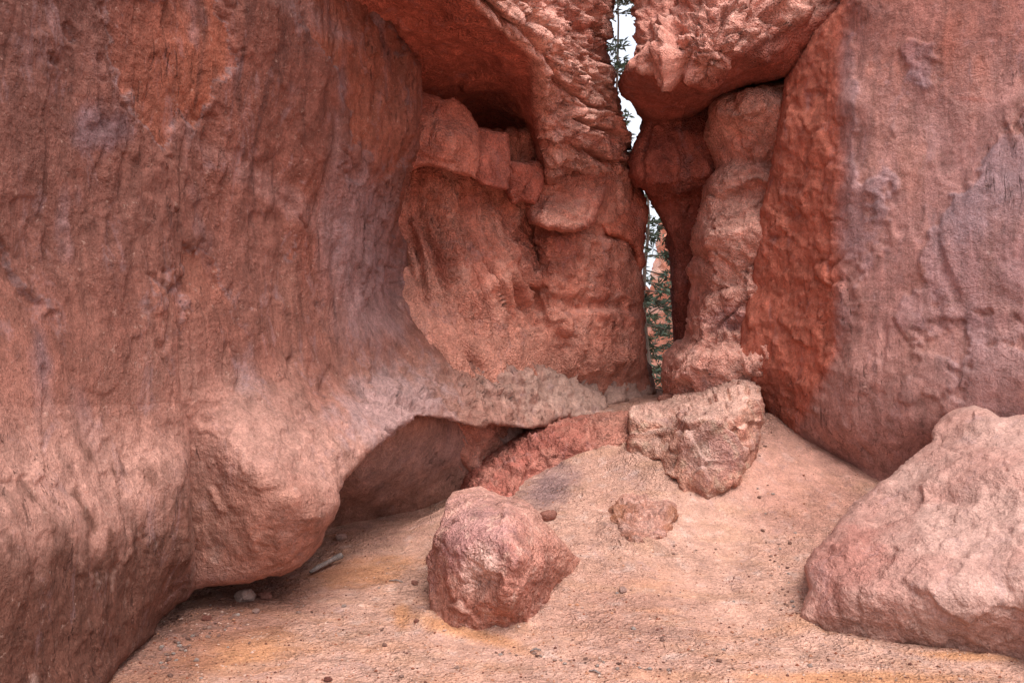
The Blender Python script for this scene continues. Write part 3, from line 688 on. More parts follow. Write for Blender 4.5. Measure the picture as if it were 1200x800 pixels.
relief('shaft', [(832, 112), (850, 104), (880, 98), (930, 92), (980, 120), (980, 500), (900, 540), (800, 520), (772, 470), (777, 448), (786, 420), (800, 395), (801, 370), (806, 335), (806, 318), (820, 300), (812, 272), (820, 235), (829, 190), (827, 160), (832, 140)],
    [[(835, 120, 8.0), (870, 115, 7.7), (930, 110, 7.7)], [(832, 185, 8.0), (880, 190, 7.75), (920, 190, 7.7)], [(820, 250, 8.1), (860, 260, 7.8), (900, 260, 7.7)],
     [(806, 330, 8.1), (850, 340, 7.75), (890, 340, 7.6)], [(790, 420, 8.1), (830, 420, 7.75), (880, 420, 7.6)], [(775, 460, 8.1), (830, 465, 7.7), (880, 480, 7.6)], (840, 520, 7.7), (860, 385, 7.85)],
    M_ROUGH, col_pil, disp_pil, step=2.0, thick=1.2, edge=(26, .55), rough=(1.8, 12), tone=1.5, parent=pil)
def disp_dark(V, px, py): return 0.07 * ridged(S(V, 2.8, 2.8, .4), 4, 190) + facets(V, 2.2, 191, .12, 1.0, .1, .3, .6) + facets(V, 7, 192, .04)
def col_dark(V, px, py, n):
    N1 = fbm(S(V, 3, 3, 1.2), 5, 193); c = lay(vstack_col(V, lin(176, 88, 64)), lin(150, 72, 54), sstep(-.2, .3, N1) * .8)
    return lay(c, lin(176, 118, 108), sstep(.15, .45, fbm(S(V, 5, 5, 2), 4, 194)) * .4)
relief('rear_wall', [(756, 110), (830, 60), (1040, 40), (1040, 520), (790, 520), (791, 440), (790, 392), (788, 355), (786, 325), (783, 300), (780, 270), (774, 256), (766, 240), (753, 222), (743, 215), (738, 203), (736, 188), (741, 170), (749, 155), (753, 140)],
    [[(740, 180, 8.45), (790, 180, 8.3), (850, 180, 8.5)], [(745, 212, 8.5), (790, 216, 8.35), (850, 220, 8.5)], [(758, 226, 8.85), (790, 226, 8.7), (850, 230, 8.7)], [(778, 300, 9.1), (820, 300, 8.9)], [(787, 420, 9.3), (830, 420, 9.0)], [(756, 140, 8.5), (850, 140, 8.6)], (800, 500, 9.2)],
    M_ROUGH, col_dark, disp_dark, step=2.2, thick=2.2, edge=(10, .25), rough=(1.0, 10), tone=1.15, parent=pil)
def lipy(px): return np.interp(px, [700, 735, 790, 832, 860, 900, 965, 1060], [85, 78, 88, 97, 62, 46, 16, -40])
def disp_c(V, px, py):
    face = sstep(-6, 8, lipy(px) - py)
    r = facets(V, 1.7, 200, .24, 1.0, .12, .2) + facets(V, 4.2, 201, .12, 1.1, .15, .3) + facets(V, 10, 202, .05, 1.1) + .04 * fbm(S(V, 12), 4, 203)
    return face * r + (1 - face) * (.05 * fbm(S(V, 2), 3, 204) + facets(V, 2.4, 205, .05) + .012 * fbm(S(V, 12), 3, 206))
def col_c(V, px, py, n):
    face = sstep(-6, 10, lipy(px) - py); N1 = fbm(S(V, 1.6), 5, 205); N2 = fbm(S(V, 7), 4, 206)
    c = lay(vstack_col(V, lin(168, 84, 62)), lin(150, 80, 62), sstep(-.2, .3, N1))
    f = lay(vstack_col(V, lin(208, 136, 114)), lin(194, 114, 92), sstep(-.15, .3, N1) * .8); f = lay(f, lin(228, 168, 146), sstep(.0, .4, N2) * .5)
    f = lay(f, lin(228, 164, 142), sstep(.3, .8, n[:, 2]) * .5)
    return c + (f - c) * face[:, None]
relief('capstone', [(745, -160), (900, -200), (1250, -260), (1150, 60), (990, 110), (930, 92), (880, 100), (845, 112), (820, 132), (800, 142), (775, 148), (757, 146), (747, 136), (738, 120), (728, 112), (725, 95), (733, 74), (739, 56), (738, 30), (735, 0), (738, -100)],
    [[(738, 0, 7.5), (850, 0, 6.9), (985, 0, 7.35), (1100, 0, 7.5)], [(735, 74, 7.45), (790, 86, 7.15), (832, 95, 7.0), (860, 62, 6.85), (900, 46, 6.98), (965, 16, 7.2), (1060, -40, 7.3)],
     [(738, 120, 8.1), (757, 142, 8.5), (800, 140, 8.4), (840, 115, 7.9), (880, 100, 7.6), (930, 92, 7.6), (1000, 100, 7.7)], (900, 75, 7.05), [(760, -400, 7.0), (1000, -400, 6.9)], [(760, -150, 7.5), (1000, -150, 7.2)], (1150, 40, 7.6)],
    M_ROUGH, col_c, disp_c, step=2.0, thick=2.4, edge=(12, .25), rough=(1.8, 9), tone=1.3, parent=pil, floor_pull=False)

# ------------------------------------------------------------------ right wall
def disp_r(V, px, py):
    edge_x = np.interp(py, [-400, 0, 60, 200, 420, 500], [980, 1000, 990, 1000, 1000, 950])
    rg = 1 - sstep(-25, 10, px - edge_x)
    pt = sstep(0, .3, fbm(S(V, 1.2), 3, 209))
    return (rg * (facets(V, 3.0, 210, .035, 1.0) + .025 * ridged(S(V, 4, 4, 4), 5, 211) + facets(V, 11, 212, .015, 1.1)) + (1 - rg) * (.012 * ridged(S(V, 5, 5, 1.6), 4, 213) * (.4 + pt) + facets(V, 3.2, 215, .022, 1.0, .15, .15, .5) * pt)
            + (1 - rg) * (.022 * crust(V, 230) + .008 * fbm(S(V, 14), 3, 231)) + .05 * fbm(S(V, .9), 3, 214) - .03 * (1 - rg) * sstep(.8, .95, ridged(S(V, 2.2, 2.2, .6), 2, 216)) * pt)
def col_r(V, px, py, n):
    N1 = fbm(S(V, 1.4, 1.4, 1), 5, 220); N2 = fbm(S(V, 4.5, 4.5, 1.6), 5, 221); N3 = fbm(S(V, 9), 4, 222)
    c = lay(vstack_col(V, lin(188, 132, 126)), lin(194, 134, 118), sstep(-.2, .4, N2) * .7)
    edge_x = np.interp(py, [-400, 0, 60, 200, 420, 500], [980, 1000, 990, 1000, 990, 940])
    rg = 1 - sstep(-14, 8, px - edge_x + 16 * N1)
    c = lay(c, lin(218, 112, 76), rg * .97); c = lay(c, lin(184, 88, 66), rg * sstep(.05, .4, -N3) * .5)
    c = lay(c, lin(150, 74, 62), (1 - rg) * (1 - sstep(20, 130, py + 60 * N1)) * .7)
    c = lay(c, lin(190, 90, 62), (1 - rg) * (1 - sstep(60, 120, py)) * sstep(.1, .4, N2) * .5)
    lv = np.maximum.reduce([blob(px, py, 1100, 140, 75, 45, 20, .5, 1.1, N2), blob(px, py, 1150, 215, 110, 55, 0, .5, 1.0, N2), blob(px, py, 1170, 430, 80, 60, 0, .5, 1.0, N2)])
    cr_ = crust(V, 230)
    c = lay(c, lin(180, 146, 150), (lv * .55 + .15) * (.35 + .65 * cr_) * (1 - rg) + .2 * sstep(.1, .4, N3) * (1 - rg))
    c = lay(c, lin(196, 122, 94), (1 - cr_) * (1 - rg) * .35)
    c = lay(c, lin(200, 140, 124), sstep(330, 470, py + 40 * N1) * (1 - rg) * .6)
    c = lay(c, lin(134, 80, 78), blob(px, py, 1140, 376, 110, 8, -3, .6, .9, N3) * .5)
    c = lay(c, lin(176, 84, 60), blob(px, py, 1140, 117, 20, 2.5, 6, .8, .5, N3) * .5)
    return c
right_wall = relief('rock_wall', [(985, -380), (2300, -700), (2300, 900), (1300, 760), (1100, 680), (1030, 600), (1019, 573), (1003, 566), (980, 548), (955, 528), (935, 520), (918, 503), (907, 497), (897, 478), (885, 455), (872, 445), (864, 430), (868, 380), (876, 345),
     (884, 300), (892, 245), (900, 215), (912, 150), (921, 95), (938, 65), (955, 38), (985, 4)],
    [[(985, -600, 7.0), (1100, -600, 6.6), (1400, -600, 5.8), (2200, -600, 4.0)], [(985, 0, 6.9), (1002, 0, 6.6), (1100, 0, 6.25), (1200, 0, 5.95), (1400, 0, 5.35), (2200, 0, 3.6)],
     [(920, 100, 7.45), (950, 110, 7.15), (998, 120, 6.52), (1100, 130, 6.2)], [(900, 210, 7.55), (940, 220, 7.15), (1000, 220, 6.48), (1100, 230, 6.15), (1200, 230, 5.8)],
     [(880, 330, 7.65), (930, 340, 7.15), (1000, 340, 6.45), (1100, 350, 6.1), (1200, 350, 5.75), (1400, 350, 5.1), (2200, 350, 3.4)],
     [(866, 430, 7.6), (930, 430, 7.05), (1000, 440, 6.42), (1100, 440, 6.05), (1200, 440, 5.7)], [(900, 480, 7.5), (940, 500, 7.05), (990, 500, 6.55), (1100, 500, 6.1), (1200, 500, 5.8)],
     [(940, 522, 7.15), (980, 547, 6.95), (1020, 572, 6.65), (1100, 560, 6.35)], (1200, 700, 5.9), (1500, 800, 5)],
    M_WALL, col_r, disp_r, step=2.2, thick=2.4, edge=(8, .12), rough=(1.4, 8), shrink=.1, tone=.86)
tag(right_wall, 'tall smooth rock wall on the right with pale lavender film and a rough deep red edge', 'rock wall')

# ------------------------------------------------------------------ boulders
def disp_slab(V, px, py): return facets(V, 1.2, 229, .05, 1.0, .08, .0) + facets(V, 3.4, 230, .026, 1.2, .08, .1) + facets(V, 9, 228, .012, 1.2, .1, .2) + .012 * ridged(S(V, 6), 5, 231) + .008 * fbm(S(V, 22), 3, 232)
def col_slab(V, px, py, n):
    N1 = fbm(S(V, 2.4), 5, 233); N2 = fbm(S(V, 7), 4, 234)
    c = lay(vstack_col(V, lin(204, 146, 128)), lin(216, 168, 150), sstep(-.2, .3, N1) * .7)
    c = lay(c, lin(190, 110, 92), blob(px, py, 990, 660, 55, 40, -40, .5, .9, N2) * .6)
    return lay(c, lin(176, 122, 96), sstep(690, 750, py + 40 * N1 - .1 * (px - 1000)) * .5)
slab = relief('boulder', [(937, 728), (942, 705), (948, 690), (941, 662), (952, 645), (972, 625), (984, 606), (1003, 588), (1022, 574), (1045, 555), (1064, 538), (1078, 526), (1090, 516), (1092, 502), (1104, 487), (1120, 480), (1142, 475), (1160, 482), (1172, 490), (1200, 486), (1330, 500),
     (1500, 620), (1480, 860), (1300, 810), (1200, 777), (1150, 772), (1100, 765), (1050, 757), (1000, 752), (962, 746)],
    [[(940, 725, 4.55), (1000, 745, 4.4), (1100, 760, 4.2), (1200, 774, 4.05), (1350, 810, 3.7)], [(944, 665, 4.7), (1000, 690, 4.35), (1100, 700, 4.1), (1200, 710, 3.92), (1350, 730, 3.6)],
     [(1022, 578, 5.3), (1080, 600, 4.75), (1200, 620, 4.25), (1350, 650, 3.9)], [(1088, 515, 5.6), (1140, 500, 5.5), (1200, 500, 5.25), (1320, 520, 4.7)], (1140, 550, 4.95), (1200, 560, 4.65)],
    M_SKIRT, col_slab, disp_slab, step=2.0, thick=1.3, edge=(7, .10), rough=(.9, 9), tone=.9)
tag(slab, 'huge pale pink sloping slab of rock at the lower right corner', 'boulder')

def disp_b1(V, px, py): return facets(V, 3.0, 240, .03, 1.6, .03, .0) + facets(V, 6, 241, .018, 1.2, .06, .1) + .007 * ridged(S(V, 8), 4, 243) + .010 * fbm(S(V, 24), 3, 242) - .04 * blob(px, py, 566, 668, 26, 32, 20, .3)
def col_b1(V, px, py, n):
    N1 = fbm(S(V, 5), 5, 243); N2 = fbm(S(V, 14), 4, 244)
    c = lay(vstack_col(V, lin(192, 124, 102)), lin(176, 104, 86), sstep(-.2, .3, N1) * .8)
    c = lay(c, lin(216, 158, 136), (1 - sstep(590, 640, py + 25 * N1)) * .6); c = lay(c, lin(188, 134, 134), blob(px, py, 555, 630, 45, 40, 0, .5, .9, N2) * .5)
    c = lay(c, lin(222, 172, 152), blob(px, py, 562, 668, 20, 30, 20, .4, .6, N2) * .8); c = lay(c, lin(164, 100, 74), sstep(650, 720, py + 30 * N1) * .55)
    c = lay(c, lin(228, 180, 158), sstep(.15, .4, N2) * .45)
    return lay(c, lin(214, 152, 122), sstep(615, 660, px - .2 * (py - 640)) * .3)
b1 = relief('boulder', [(502, 672), (499, 655), (506, 640), (511, 622), (520, 604), (522, 588), (530, 576), (546, 571), (562, 568), (574, 574), (588, 580), (604, 580), (618, 586), (629, 598), (638, 610), (650, 622), (664, 640), (680, 655), (683, 664), (672, 680),
     (660, 694), (650, 712), (638, 734), (612, 740), (580, 744), (550, 746), (525, 744), (506, 735), (502, 700)],
    [[gd(503, 722, -.02), gd(530, 732, -.10), gd(560, 734, -.12), gd(600, 728, -.12), gd(628, 722, -.06)], [gd(505, 742, .10), gd(560, 748, .06), gd(620, 742, .08)], [gd(679, 663, -.03), gd(664, 677, -.05), gd(650, 690, -.06), gd(640, 706, -.06)],
     [(501, 655, 4.85), (506, 690, 4.75)], [(530, 640, 4.50), (540, 690, 4.38), (596, 712, 4.24), (610, 655, 4.22), (594, 606, 4.50)], [(524, 600, 4.92), (545, 606, 4.72), (592, 604, 4.52), (628, 608, 4.85)], [(530, 578, 5.2), (560, 572, 5.3), (600, 583, 5.25), (620, 592, 5.1)], (655, 640, 4.8)],
    M_BOULDER, col_b1, disp_b1, tone=1.15, step=1.6, thick=.7, edge=(3, .03), rough=(.8, 9), shrink=.5)
tag(b1, 'blocky reddish boulder standing upright in the middle of the sandy wash', 'boulder')

def disp_b2(V, px, py): return facets(V, 2.2, 250, .07, 1.1, .06, .1) + facets(V, 5.5, 251, .04, 1.3, .05, .15) + .010 * ridged(S(V, 6, 6, 9), 5, 252) + .008 * fbm(S(V, 20), 3, 253)
def col_b2(V, px, py, n):
    N1 = fbm(S(V, 3.5), 5, 254); N2 = fbm(S(V, 10), 4, 255)
    c = lay(vstack_col(V, lin(204, 140, 112)), lin(184, 110, 86), sstep(-.15, .3, N1) * .8); c = lay(c, lin(214, 180, 148), sstep(.0, .35, N2) * .6)
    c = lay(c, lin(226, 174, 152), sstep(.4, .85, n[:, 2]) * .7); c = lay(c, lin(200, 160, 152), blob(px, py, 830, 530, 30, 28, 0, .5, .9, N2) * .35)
    return lay(c, lin(160, 88, 64), sstep(555, 585, py) * .4)
b2 = relief('boulder', [(735, 515), (737, 480), (744, 474), (770, 470), (800, 462), (815, 455), (834, 446), (850, 441), (872, 442), (884, 450), (893, 462), (895, 480), (892, 505), (889, 528), (880, 548), (869, 570), (850, 582), (830, 592), (812, 590), (797, 580), (792, 562), (775, 556), (773, 538),
     (760, 540), (745, 540), (736, 528)],
    [[(737, 500, 7.0), (760, 505, 6.85), (774, 512, 6.85), (784, 520, 6.6), (800, 510, 6.45), (840, 505, 6.3), (872, 500, 6.35), (893, 490, 6.75)], [(738, 484, 7.1), (770, 486, 6.95), (800, 482, 6.75), (840, 474, 6.6), (876, 468, 6.6), (892, 468, 6.85)],
     [(745, 473, 7.7), (800, 462, 7.9), (850, 441, 7.9), (880, 447, 7.5)], [(800, 540, 6.33), (830, 545, 6.18), (865, 540, 6.28)],
     [gd(800, 574, -.08), gd(830, 583, -.10), gd(866, 566, -.10), gd(886, 535, -.08)], [gd(800, 590, .06), gd(850, 590, .06), gd(884, 556, .06)], gd(750, 528, -.08), gd(778, 548, -.08), gd(755, 542, .05)],
    M_BOULDER, col_b2, disp_b2, step=1.6, thick=.9, edge=(4, .06), rough=(1.3, 6), shrink=.5)
tag(b2, 'large flat topped rough boulder sitting on top of the sand mound', 'boulder')

def disp_b3(V, px, py): return facets(V, 9, 260, .045, 1.1, .15, .2) + .03 * ridged(S(V, 9), 5, 261) - .03
def col_b3(V, px, py, n):
    N1 = fbm(S(V, 6), 5, 262); N2 = fbm(S(V, 16), 4, 263); c = lay(vstack_col(V, lin(206, 144, 122)), lin(178, 110, 80), sstep(-.1, .25, N1) * .9)
    c = lay(c, lin(172, 106, 66), np.maximum(blob(px, py, 722, 598, 10, 16, 0, .5, .5, N2), blob(px, py, 790, 608, 9, 16, 0, .5, .5, N2)) * .7)
    return lay(c, lin(226, 176, 156), sstep(.1, .35, N2) * .5)
b3 = relief('embedded_rock', [(711, 600), (716, 586), (726, 580), (740, 577), (760, 576), (780, 582), (792, 590), (797, 604), (793, 618), (780, 630), (762, 636), (742, 639), (728, 634), (722, 620), (714, 612)],
    [[gd(713, 600, -.03), gd(722, 620, -.04), gd(742, 638, -.05), gd(764, 636, -.05), gd(790, 620, -.05), gd(796, 604, -.03)], [gd(717, 586, 0), gd(745, 577, 0), gd(780, 582, 0)],
     [gd(720, 600, -.17), gd(740, 626, -.16), gd(770, 626, -.17), gd(790, 606, -.17)], gd(730, 586, -.14), gd(780, 588, -.12), gd(755, 604, -.08), gd(755, 582, -.15)],
    M_BOULDER, col_b3, disp_b3, step=1.5, thick=.3, edge=(7, .06), rough=(1.6, 6), shrink=.5)
tag(b3, 'small crumbly rock half buried in the sand slope, with a hollow centre', 'rock')

def disp_out(V, px, py): return facets(V, 5, 270, .05, 1.1, .15, .2) + facets(V, 12, 271, .035, 1.1, .15, .3) + .02 * ridged(S(V, 9), 4, 272) + .012 * fbm(S(V, 22), 3, 273)
def col_out(V, px, py, n):
    N1 = fbm(S(V, 4), 5, 274); N2 = fbm(S(V, 12), 4, 275); c = lay(vstack_col(V, lin(198, 106, 84)), lin(208, 128, 104), sstep(-.1, .3, N1) * .8)
    c = lay(c, lin(216, 146, 118), sstep(640, 730, px + 30 * N1) * .6); return lay(c, lin(218, 150, 124), sstep(.1, .4, N2) * .4)
outc = relief('outcrop', [(537, 570), (543, 553), (556, 541), (575, 530), (600, 514), (620, 501), (645, 491), (680, 488), (706, 485), (737, 481), (744, 505), (738, 518), (715, 528), (690, 538), (662, 550), (645, 560), (628, 570), (616, 582), (606, 594), (575, 598), (545, 588)],
    [[gd(540, 572, -.05), gd(560, 590, -.05), gd(600, 582, -.06), gd(622, 556, -.06), gd(660, 541, -.06), gd(690, 528, -.05), gd(735, 514, -.04)],
     [gd(560, 560, -.35), gd(600, 548, -.4), gd(640, 525, -.45), gd(700, 507, -.3), gd(733, 498, -.1)], [gd(545, 550, -.3), gd(580, 536, -.35), gd(620, 510, -.3), gd(650, 498, -.2), gd(700, 494, -.2)]],
    M_ROUGH, col_out, disp_out, step=1.7, thick=.5, edge=(6, .06), rough=(1.8, 6), shrink=.4)
tag(outc, 'dark red crumbly outcrop along the crest of the mound behind the upright boulder', 'rock outcrop')

# ------------------------------------------------------------------ loose stones, stick
import bmesh
def stone_mesh(seed, sub, sq, mat, base, amp=.35):
    bm = bmesh.new(); bmesh.ops.create_icosphere(bm, subdivisions=sub, radius=1.0)
    V = np.array([v.co[:] for v in bm.verts]); q = V.astype(np.float32)
    f1, f2, v = cell(q * 1.1 + seed * 7.3, seed)
    V = V * (1 + amp * (v - .5) + .5 * amp * fbm(q * 1.6 + seed, 4, seed) + .15 * amp * ridged(q * 5 + seed, 3, seed))[:, None] * np.array(sq)
    for k, vert in enumerate(bm.verts): vert.co = V[k]
    for f in bm.faces: f.smooth = True
    me = bpy.data.meshes.new('stone'); bm.to_mesh(me); bm.free()
    at = me.color_attributes.new('Col', 'FLOAT_COLOR', 'POINT'); c = np.ones((len(V), 4), np.float32)
    c[:, :3] = np.asarray(base)[None] * (1 + .25 * fbm(q * 3 + seed, 3, seed + 1))[:, None]; at.data.foreach_set('color', c.ravel())
    me.materials.append(mat); return me
M_STONE = rock_mat('stone_rock', .25, 0, 0, .25, scale=2.5, filmy=0, own=True)
def put_stone(name, me, px, py, size, sink=.25, rz=0.0, guess_z=0.0):
    d = (EYE - guess_z) / ((py - CY) / F)
    for _ in range(6):
        x = (px - CX) / F * d; z = float(ground_z(x, d)[0]); d = d + .7 * ((EYE - z) / ((py - CY) / F) - d)
    x = (px - CX) / F * d; z = float(ground_z(x, d)[0])
    o = bpy.data.objects.new(name, me); COL.objects.link(o); r = size * d / F / 2
    o.scale = (r, r, r); o.location = (x, d, z + r * .5 * (1 - sink * 1.6)); o.rotation_euler = (random.uniform(-.2, .2), random.uniform(-.2, .2), rz); return o
st = [stone_mesh(k, 4, (1, .85, .62), M_STONE, grade(c[None], .7, .75)[0]) for k, c in enumerate([lin(214, 160, 140), lin(186, 110, 84), lin(160, 84, 62), lin(224, 178, 158), lin(150, 92, 84)])]
for (px, py, s, m, lab) in [(288, 702, 26, 3, 'pale rounded stone lying in the dark gap under the bulging ledge'),
                            (311, 700, 15, 1, 'small orange stone just right of the pale rounded stone under the ledge'),
                            (300, 717, 9, 0, 'little pinkish stone in front of the pale rounded stone'),
                            (242, 726, 12, 2, 'brown stone at the edge of the shade left of the pale rounded stone'),
                            (400, 631, 13, 0, 'pale stone at the foot of the undercut behind the dead stick'),
                            (641, 608, 22, 1, 'small knob of rock on the slope right behind the upright boulder'),
                            (782, 550, 20, 1, 'fist sized stone against the left foot of the flat topped boulder'),
                            (488, 728, 7, 1, 'small reddish stone chip at the lower left foot of the upright boulder'),
                            (384, 797, 10, 2, 'small brown stone near the bottom edge of the photo, left of centre'),
                            (486, 684, 9, 1, 'flat reddish stone chip left of the upright boulder'),
                            (730, 693, 10, 0, 'flat pinkish stone lying right of the upright boulder')]:
    tag(put_stone('stone', st[m], px, py, s, rz=px), lab, 'stone')
tiny = [stone_mesh(20 + k, 2, (1, .8, .6), M_STONE, grade(c[None], .7, .7)[0], .7) for k, c in enumerate([lin(226, 190, 172), lin(216, 160, 136), lin(190, 130, 106), lin(158, 104, 88), lin(236, 206, 190)])]
npb = 0
def pebble(px, py, s):
    global npb
    o = put_stone('pebble', tiny[random.choice([0, 1, 1, 2, 2, 3, 4])], px, py, s, rz=random.uniform(0, 6), guess_z=.1)
    tag(o, 'tiny loose pebble scattered on the sandy ground', 'pebble', 'pebbles scattered on the sand'); npb += 1
def free(px, py):
    for pl in (b1p, b2p, slp, lfp, b3p, otp, rwp):
        if poly_sdf(pl, np.array([px * 1.0]), np.array([py * 1.0]))[0] < 3: return False
    return True
b1p = [(495, 650), (530, 568), (620, 580), (685, 655), (630, 735), (505, 735)]; b2p = [(733, 470), (880, 436), (898, 470), (868, 570), (800, 586), (735, 525)]
slp = [(930, 735), (940, 650), (1090, 480), (1300, 480), (1300, 800)]; lfp = [(-50, 400), (480, 400), (530, 612), (385, 625), (300, 690), (225, 700), (110, 820), (-50, 820)]
b3p = [(711, 580), (797, 580), (797, 636), (720, 636)]; otp = [(535, 585), (545, 550), (640, 480), (740, 480), (740, 510), (600, 590)]; rwp = [(890, 400), (905, 500), (1020, 575), (1300, 560), (1300, 400)]
tries = 0
while npb < 95 and tries < 9000:
    tries += 1
    py = 470 + 330 * random.random() ** .75; px = random.uniform(140, 1200)
    if perlin(np.array([[px / 70, py / 34, .5]]), 400)[0] < .12: continue
    if free(px, py) and (py > 500 or px > 895): pebble(px, py, random.choice([1.6, 2, 2, 2.5, 3, 3.5, 5]) * (.5 + .5 * (py - 400) / 400) * 1.3)
for k in range(26):   # the line of debris along the old water mark, and those at the wall foot
    t = k / 25; pebble(575 + 215 * t + random.uniform(-8, 8), 765 + 22 * t + random.uniform(-4, 4), random.uniform(3, 6))
for k in range(34):
    t = random.random(); pebble(165 + 110 * t + random.uniform(-10, 20), 775 - 62 * t + random.uniform(-3, 18), random.uniform(3, 7))
for k in range(30):
    t = random.random(); pebble(930 - 40 * t + random.uniform(-12, 8), 720 - 150 * t + random.uniform(-10, 10), random.uniform(2.5, 5))
# grit nobody could count
gx_, gy_ = [], []
while len(gx_) < 15000:
    px = random.uniform(120, 1230); py = 470 + 350 * random.random() ** .8
    d = 1.3 / ((py - CY) / F)
    x = (px - CX) / F * d
    gx_.append(x); gy_.append(d)
gx_ = np.array(gx_); gy_ = np.array(gy_); gzz = ground_z(gx_, gy_)
oct_ = np.array([[1, 0, 0], [-1, 0, 0], [0, 1, 0], [0, -1, 0], [0, 0, 1], [0, 0, -1]], float); of = np.array([[0, 2, 4], [2, 1, 4], [1, 3, 4], [3, 0, 4], [2, 0, 5], [1, 2, 5], [3, 1, 5], [0, 3, 5]])
rr = RNG.uniform(.0022, .0065, len(gx_)) * (1 + 1.3 * RNG.random(len(gx_)) ** 8); V = []; Fc = []; cc = []
pal = .66 * np.array([lin(228, 190, 172), lin(200, 140, 112), lin(160, 96, 74), lin(120, 76, 66), lin(210, 150, 118)])
for k in range(len(gx_)):
    v = oct_ * RNG.uniform(.5, 1.2, (6, 1)) * rr[k] * np.array([1, 1, .7]); a = RNG.uniform(0, 6.3); c_, s_ = math.cos(a), math.sin(a)
    v = np.stack([v[:, 0] * c_ - v[:, 1] * s_, v[:, 0] * s_ + v[:, 1] * c_, v[:, 2]], 1) + np.array([gx_[k], gy_[k], gzz[k] + rr[k] * .2])
    V.append(v); Fc.append(of + 6 * k); cc.append(np.tile(pal[RNG.integers(0, 5)], (6, 1)))
grit = link('gravel', np_mesh('gravel', np.concatenate(V), np.zeros((0, 4)), np.concatenate(Fc), np.concatenate(cc), smooth=False), M_STONE)
tag(grit, 'fine pale grit strewn over the sand of the wash and the mound', 'gravel', kind='stuff')

M_WOOD = rock_mat('weathered_wood', .3, 0, 0, .5, scale=4, base=(.27, .22, .2), own=True)
def tube(pts, rad, n=8):
    V = []; f4 = []; f3 = []; pts = [np.array(p, float) for p in pts]
    for k, p in enumerate(pts):
        t = pts[min(k + 1, len(pts) - 1)] - pts[max(k - 1, 0)]; t /= np.linalg.norm(t) + 1e-9
        a = np.cross(t, [0, 0, 1]) if abs(t[2]) < .9 else np.cross(t, [0, 1, 0]); a /= np.linalg.norm(a); b = np.cross(t, a)
        for j in range(n):
            an = 2 * math.pi * j / n; V.append(p + rad[k] * (math.cos(an) * a + math.sin(an) * b))
    for k in range(len(pts) - 1):
        for j in range(n): f4.append([k * n + j, k * n + (j + 1) % n, (k + 1) * n + (j + 1) % n, (k + 1) * n + j])
    V.append(pts[0]); V.append(pts[-1]); m = len(V)
    for j in range(n): f3.append([(j + 1) % n, j, m - 2]); f3.append([(len(pts) - 1) * n + j, (len(pts) - 1) * n + (j + 1) % n, m - 1])
    return V, f4, f3
def gpt(px, py, dz=0.0):
    d = EYE / ((py - CY) / F)
    for _ in range(6):
        x = (px - CX) / F * d; z = float(ground_z(x, d)[0]); d += .7 * ((EYE - z) / ((py - CY) / F) - d)
    return np.array([(px - CX) / F * d, d, z + dz])
sp = [gpt(364, 675, .03), gpt(372, 671, .035), gpt(383, 667, .045), gpt(392, 663, .05), gpt(401, 660, .055)]
V, a4, a3 = tube(sp, [.010, .016, .013, .017, .021], 10)
V = np.array(V); V += (.006 * fbm(S(V.astype(np.float32), 30), 2, 5))[:, None]
so = V.mean(0); stick = link('dead_stick', np_mesh('dead_stick', V - so, a4, a3, smooth=True), M_WOOD); stick.location = so
tag(stick, 'short grey weathered stick lying on the sand at the mouth of the undercut', 'stick')

for (ax, ay, bx, by, lab) in [(456, 681, 472, 683, 'thin dark twig left of the upright boulder'), (621, 764, 634, 763, 'tiny dark twig below the upright boulder near the bottom edge'), (690, 787, 704, 791, 'dark crumb of bark in the line of debris at the bottom')]:
    a_, b_ = gpt(ax, ay, .006), gpt(bx, by, .008); m_ = (a_ + b_) / 2 + np.array([0, .01, .006])
    V, a4, a3 = tube([a_, m_, b_], [.003, .005, .003], 6); V = np.array(V); so = V.mean(0)
    tw = link('twig', np_mesh('twig', V - so, a4, a3), M_WOOD); tw.location = so; tag(tw, lab, 'twig')

# ------------------------------------------------------------------ beyond the gap: sunlit far rocks and conifers
M_FAR = rock_mat('far_orange_rock', 2.0, .5, .2, .2, scale=.5)
def far_col(a, b):
    def f(V, px, py, n):
        N1 = fbm(S(V, .5, .5, 1.4), 4, 300); c = lay(vstack_col(V, a), b, sstep(-.2, .3, N1)); return c
    return f
def far_disp(V, px, py): return facets(V, .9, 303, .45, 1.2, .2, .3, .6) + facets(V, 2.4, 304, .18, 1.2) + .5 * ridged(S(V, .5, .5, .25), 4, 301) + .25 * ridged(S(V, .4, .4, 1.6), 4, 302)
far = [relief('far_pinnacle', [(700, 470), (704, 330), (712, 300), (724, 285), (738, 300), (748, 330), (765, 360), (768, 330), (775, 262), (790, 225), (812, 215), (840, 240), (870, 270), (900, 480)],
        [(710, 400, 34), (730, 300, 33), (760, 400, 33), (780, 300, 30), (800, 300, 29), (820, 400, 28), (850, 350, 29), (880, 450, 30), (720, 470, 32)],
        M_FAR, far_col(lin(244, 150, 110), lin(250, 196, 168)), far_disp, step=2.5, thick=6, edge=(14, 2.5), rough=(3, 14))]
tag(far[0], 'bright orange far rock pinnacle seen through the narrow gap', 'rock pinnacle')
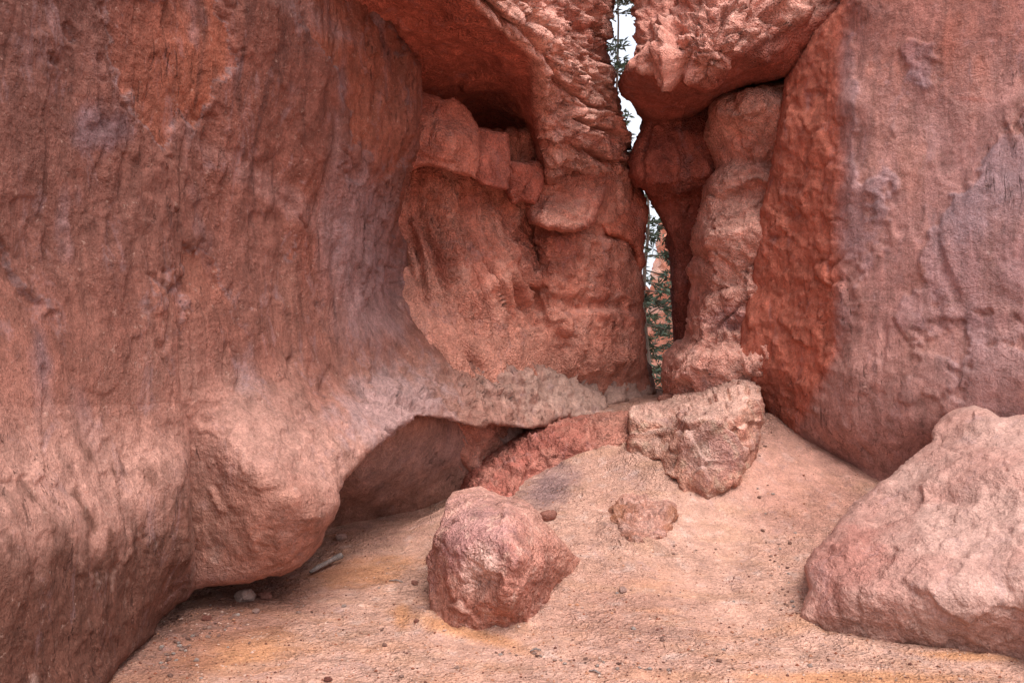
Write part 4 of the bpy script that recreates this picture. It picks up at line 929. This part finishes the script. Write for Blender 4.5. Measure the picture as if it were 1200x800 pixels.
def leaf_mat():
    m = bpy.data.materials.new('conifer_needles'); m.use_nodes = True; nt = m.node_tree; N = nt.nodes; L = nt.links; b = N['Principled BSDF']
    tc = N.new('ShaderNodeTexCoord'); n = N.new('ShaderNodeTexNoise'); n.inputs['Scale'].default_value = 3; L.new(tc.outputs['Object'], n.inputs[0])
    r = N.new('ShaderNodeValToRGB'); r.color_ramp.elements[0].color = (.016, .03, .018, 1); r.color_ramp.elements[1].color = (.045, .07, .035, 1); r.color_ramp.elements[0].position = .35; r.color_ramp.elements[1].position = .65
    L.new(n.outputs[0], r.inputs[0]); L.new(r.outputs[0], b.inputs['Base Color']); b.inputs['Roughness'].default_value = .7; return m
M_LEAF = leaf_mat(); M_BARK = rock_mat('conifer_bark', .5, .6, 0, .3, base=(.10, .075, .06))
def conifer(loc, H, lab, seed, spread=1.7):
    rs = np.random.default_rng(seed); root = empty('conifer', loc); tag(root, lab, 'tree')
    pts = [(0.05 * math.sin(k), 0.04 * math.cos(2 * k), H * k / 10) for k in range(11)]; V, a4, a3 = tube(pts, [.055 * (1 - k / 10.5) + .008 for k in range(11)], 8)
    V = list(V); 
    LV = []; nb = int(H * 6)
    for k in range(nb):
        z = H * min(.99, .06 + .93 * (k + rs.uniform(-1.5, 1.5)) / nb); L = spread * (1 - z / H) ** .7 * rs.uniform(.35, 1.15) + .15; a = k * 2.4 + rs.uniform(-1, 1); dp = rs.uniform(-.1, .7)
        dr = np.array([math.cos(a), math.sin(a), 0]); p = [np.array([0, 0, z]) + dr * L * t + np.array([0, 0, .18 * L * math.sin(2.6 * t) - rs.uniform(.0, .6) * L * t * 1.0]) if False else np.array([0, 0, z]) + dr * L * t + np.array([0, 0, .18 * L * math.sin(2.6 * t) - dp * L * t]) for t in np.linspace(0, 1, 6)]
        v, b4, b3 = tube(p, [.016 * (1 - t * .85) for t in np.linspace(0, 1, 6)], 5); o = len(V); V += list(v); a4 += [[q + o for q in f] for f in b4]; a3 += [[q + o for q in f] for f in b3]
        for q in range(int(16 * L) + 4):
            t = rs.uniform(.2, 1.0); c = np.array([np.interp(t, np.linspace(0, 1, 6), [pp[j] for pp in p]) for j in range(3)])
            side = np.array([-dr[1], dr[0], 0]) * rs.uniform(-1, 1) * (.34 * (1.1 - t) * L + .05); c = c + side + np.array([0, 0, rs.normal() * .03])
            for w in range(5):
                u = rs.normal(size=3); u[2] *= .5; u += dr * .7; u /= np.linalg.norm(u); s = np.cross(u, rs.normal(size=3)); s /= np.linalg.norm(s) + 1e-9
                LV.append([c, c + u * .08 + s * .022, c + u * .18, c + u * .08 - s * .022])
    link('trunk', np_mesh('trunk', np.array(V), a4, a3), M_BARK, root)
    LV = np.array(LV).reshape(-1, 3); link('crown', np_mesh('crown', LV, np.arange(len(LV)).reshape(-1, 4), smooth=False), M_LEAF, root)
def at_px(px, d): return ((px - CX) / F * d, d, float(ground_z((px - CX) / F * d, d)[0]) - .05)
conifer(at_px(757, 15.5), 4.6, 'dark conifer standing low in the gap beside the orange pinnacle', 3, 1.5)
conifer(at_px(722, 20), 11.5, 'tall conifer showing at the top of the gap against the sky', 5, 2.2)
conifer(at_px(800, 26), 6.0, 'thin conifer behind the low one, farther off beyond the gap', 8, 1.9)
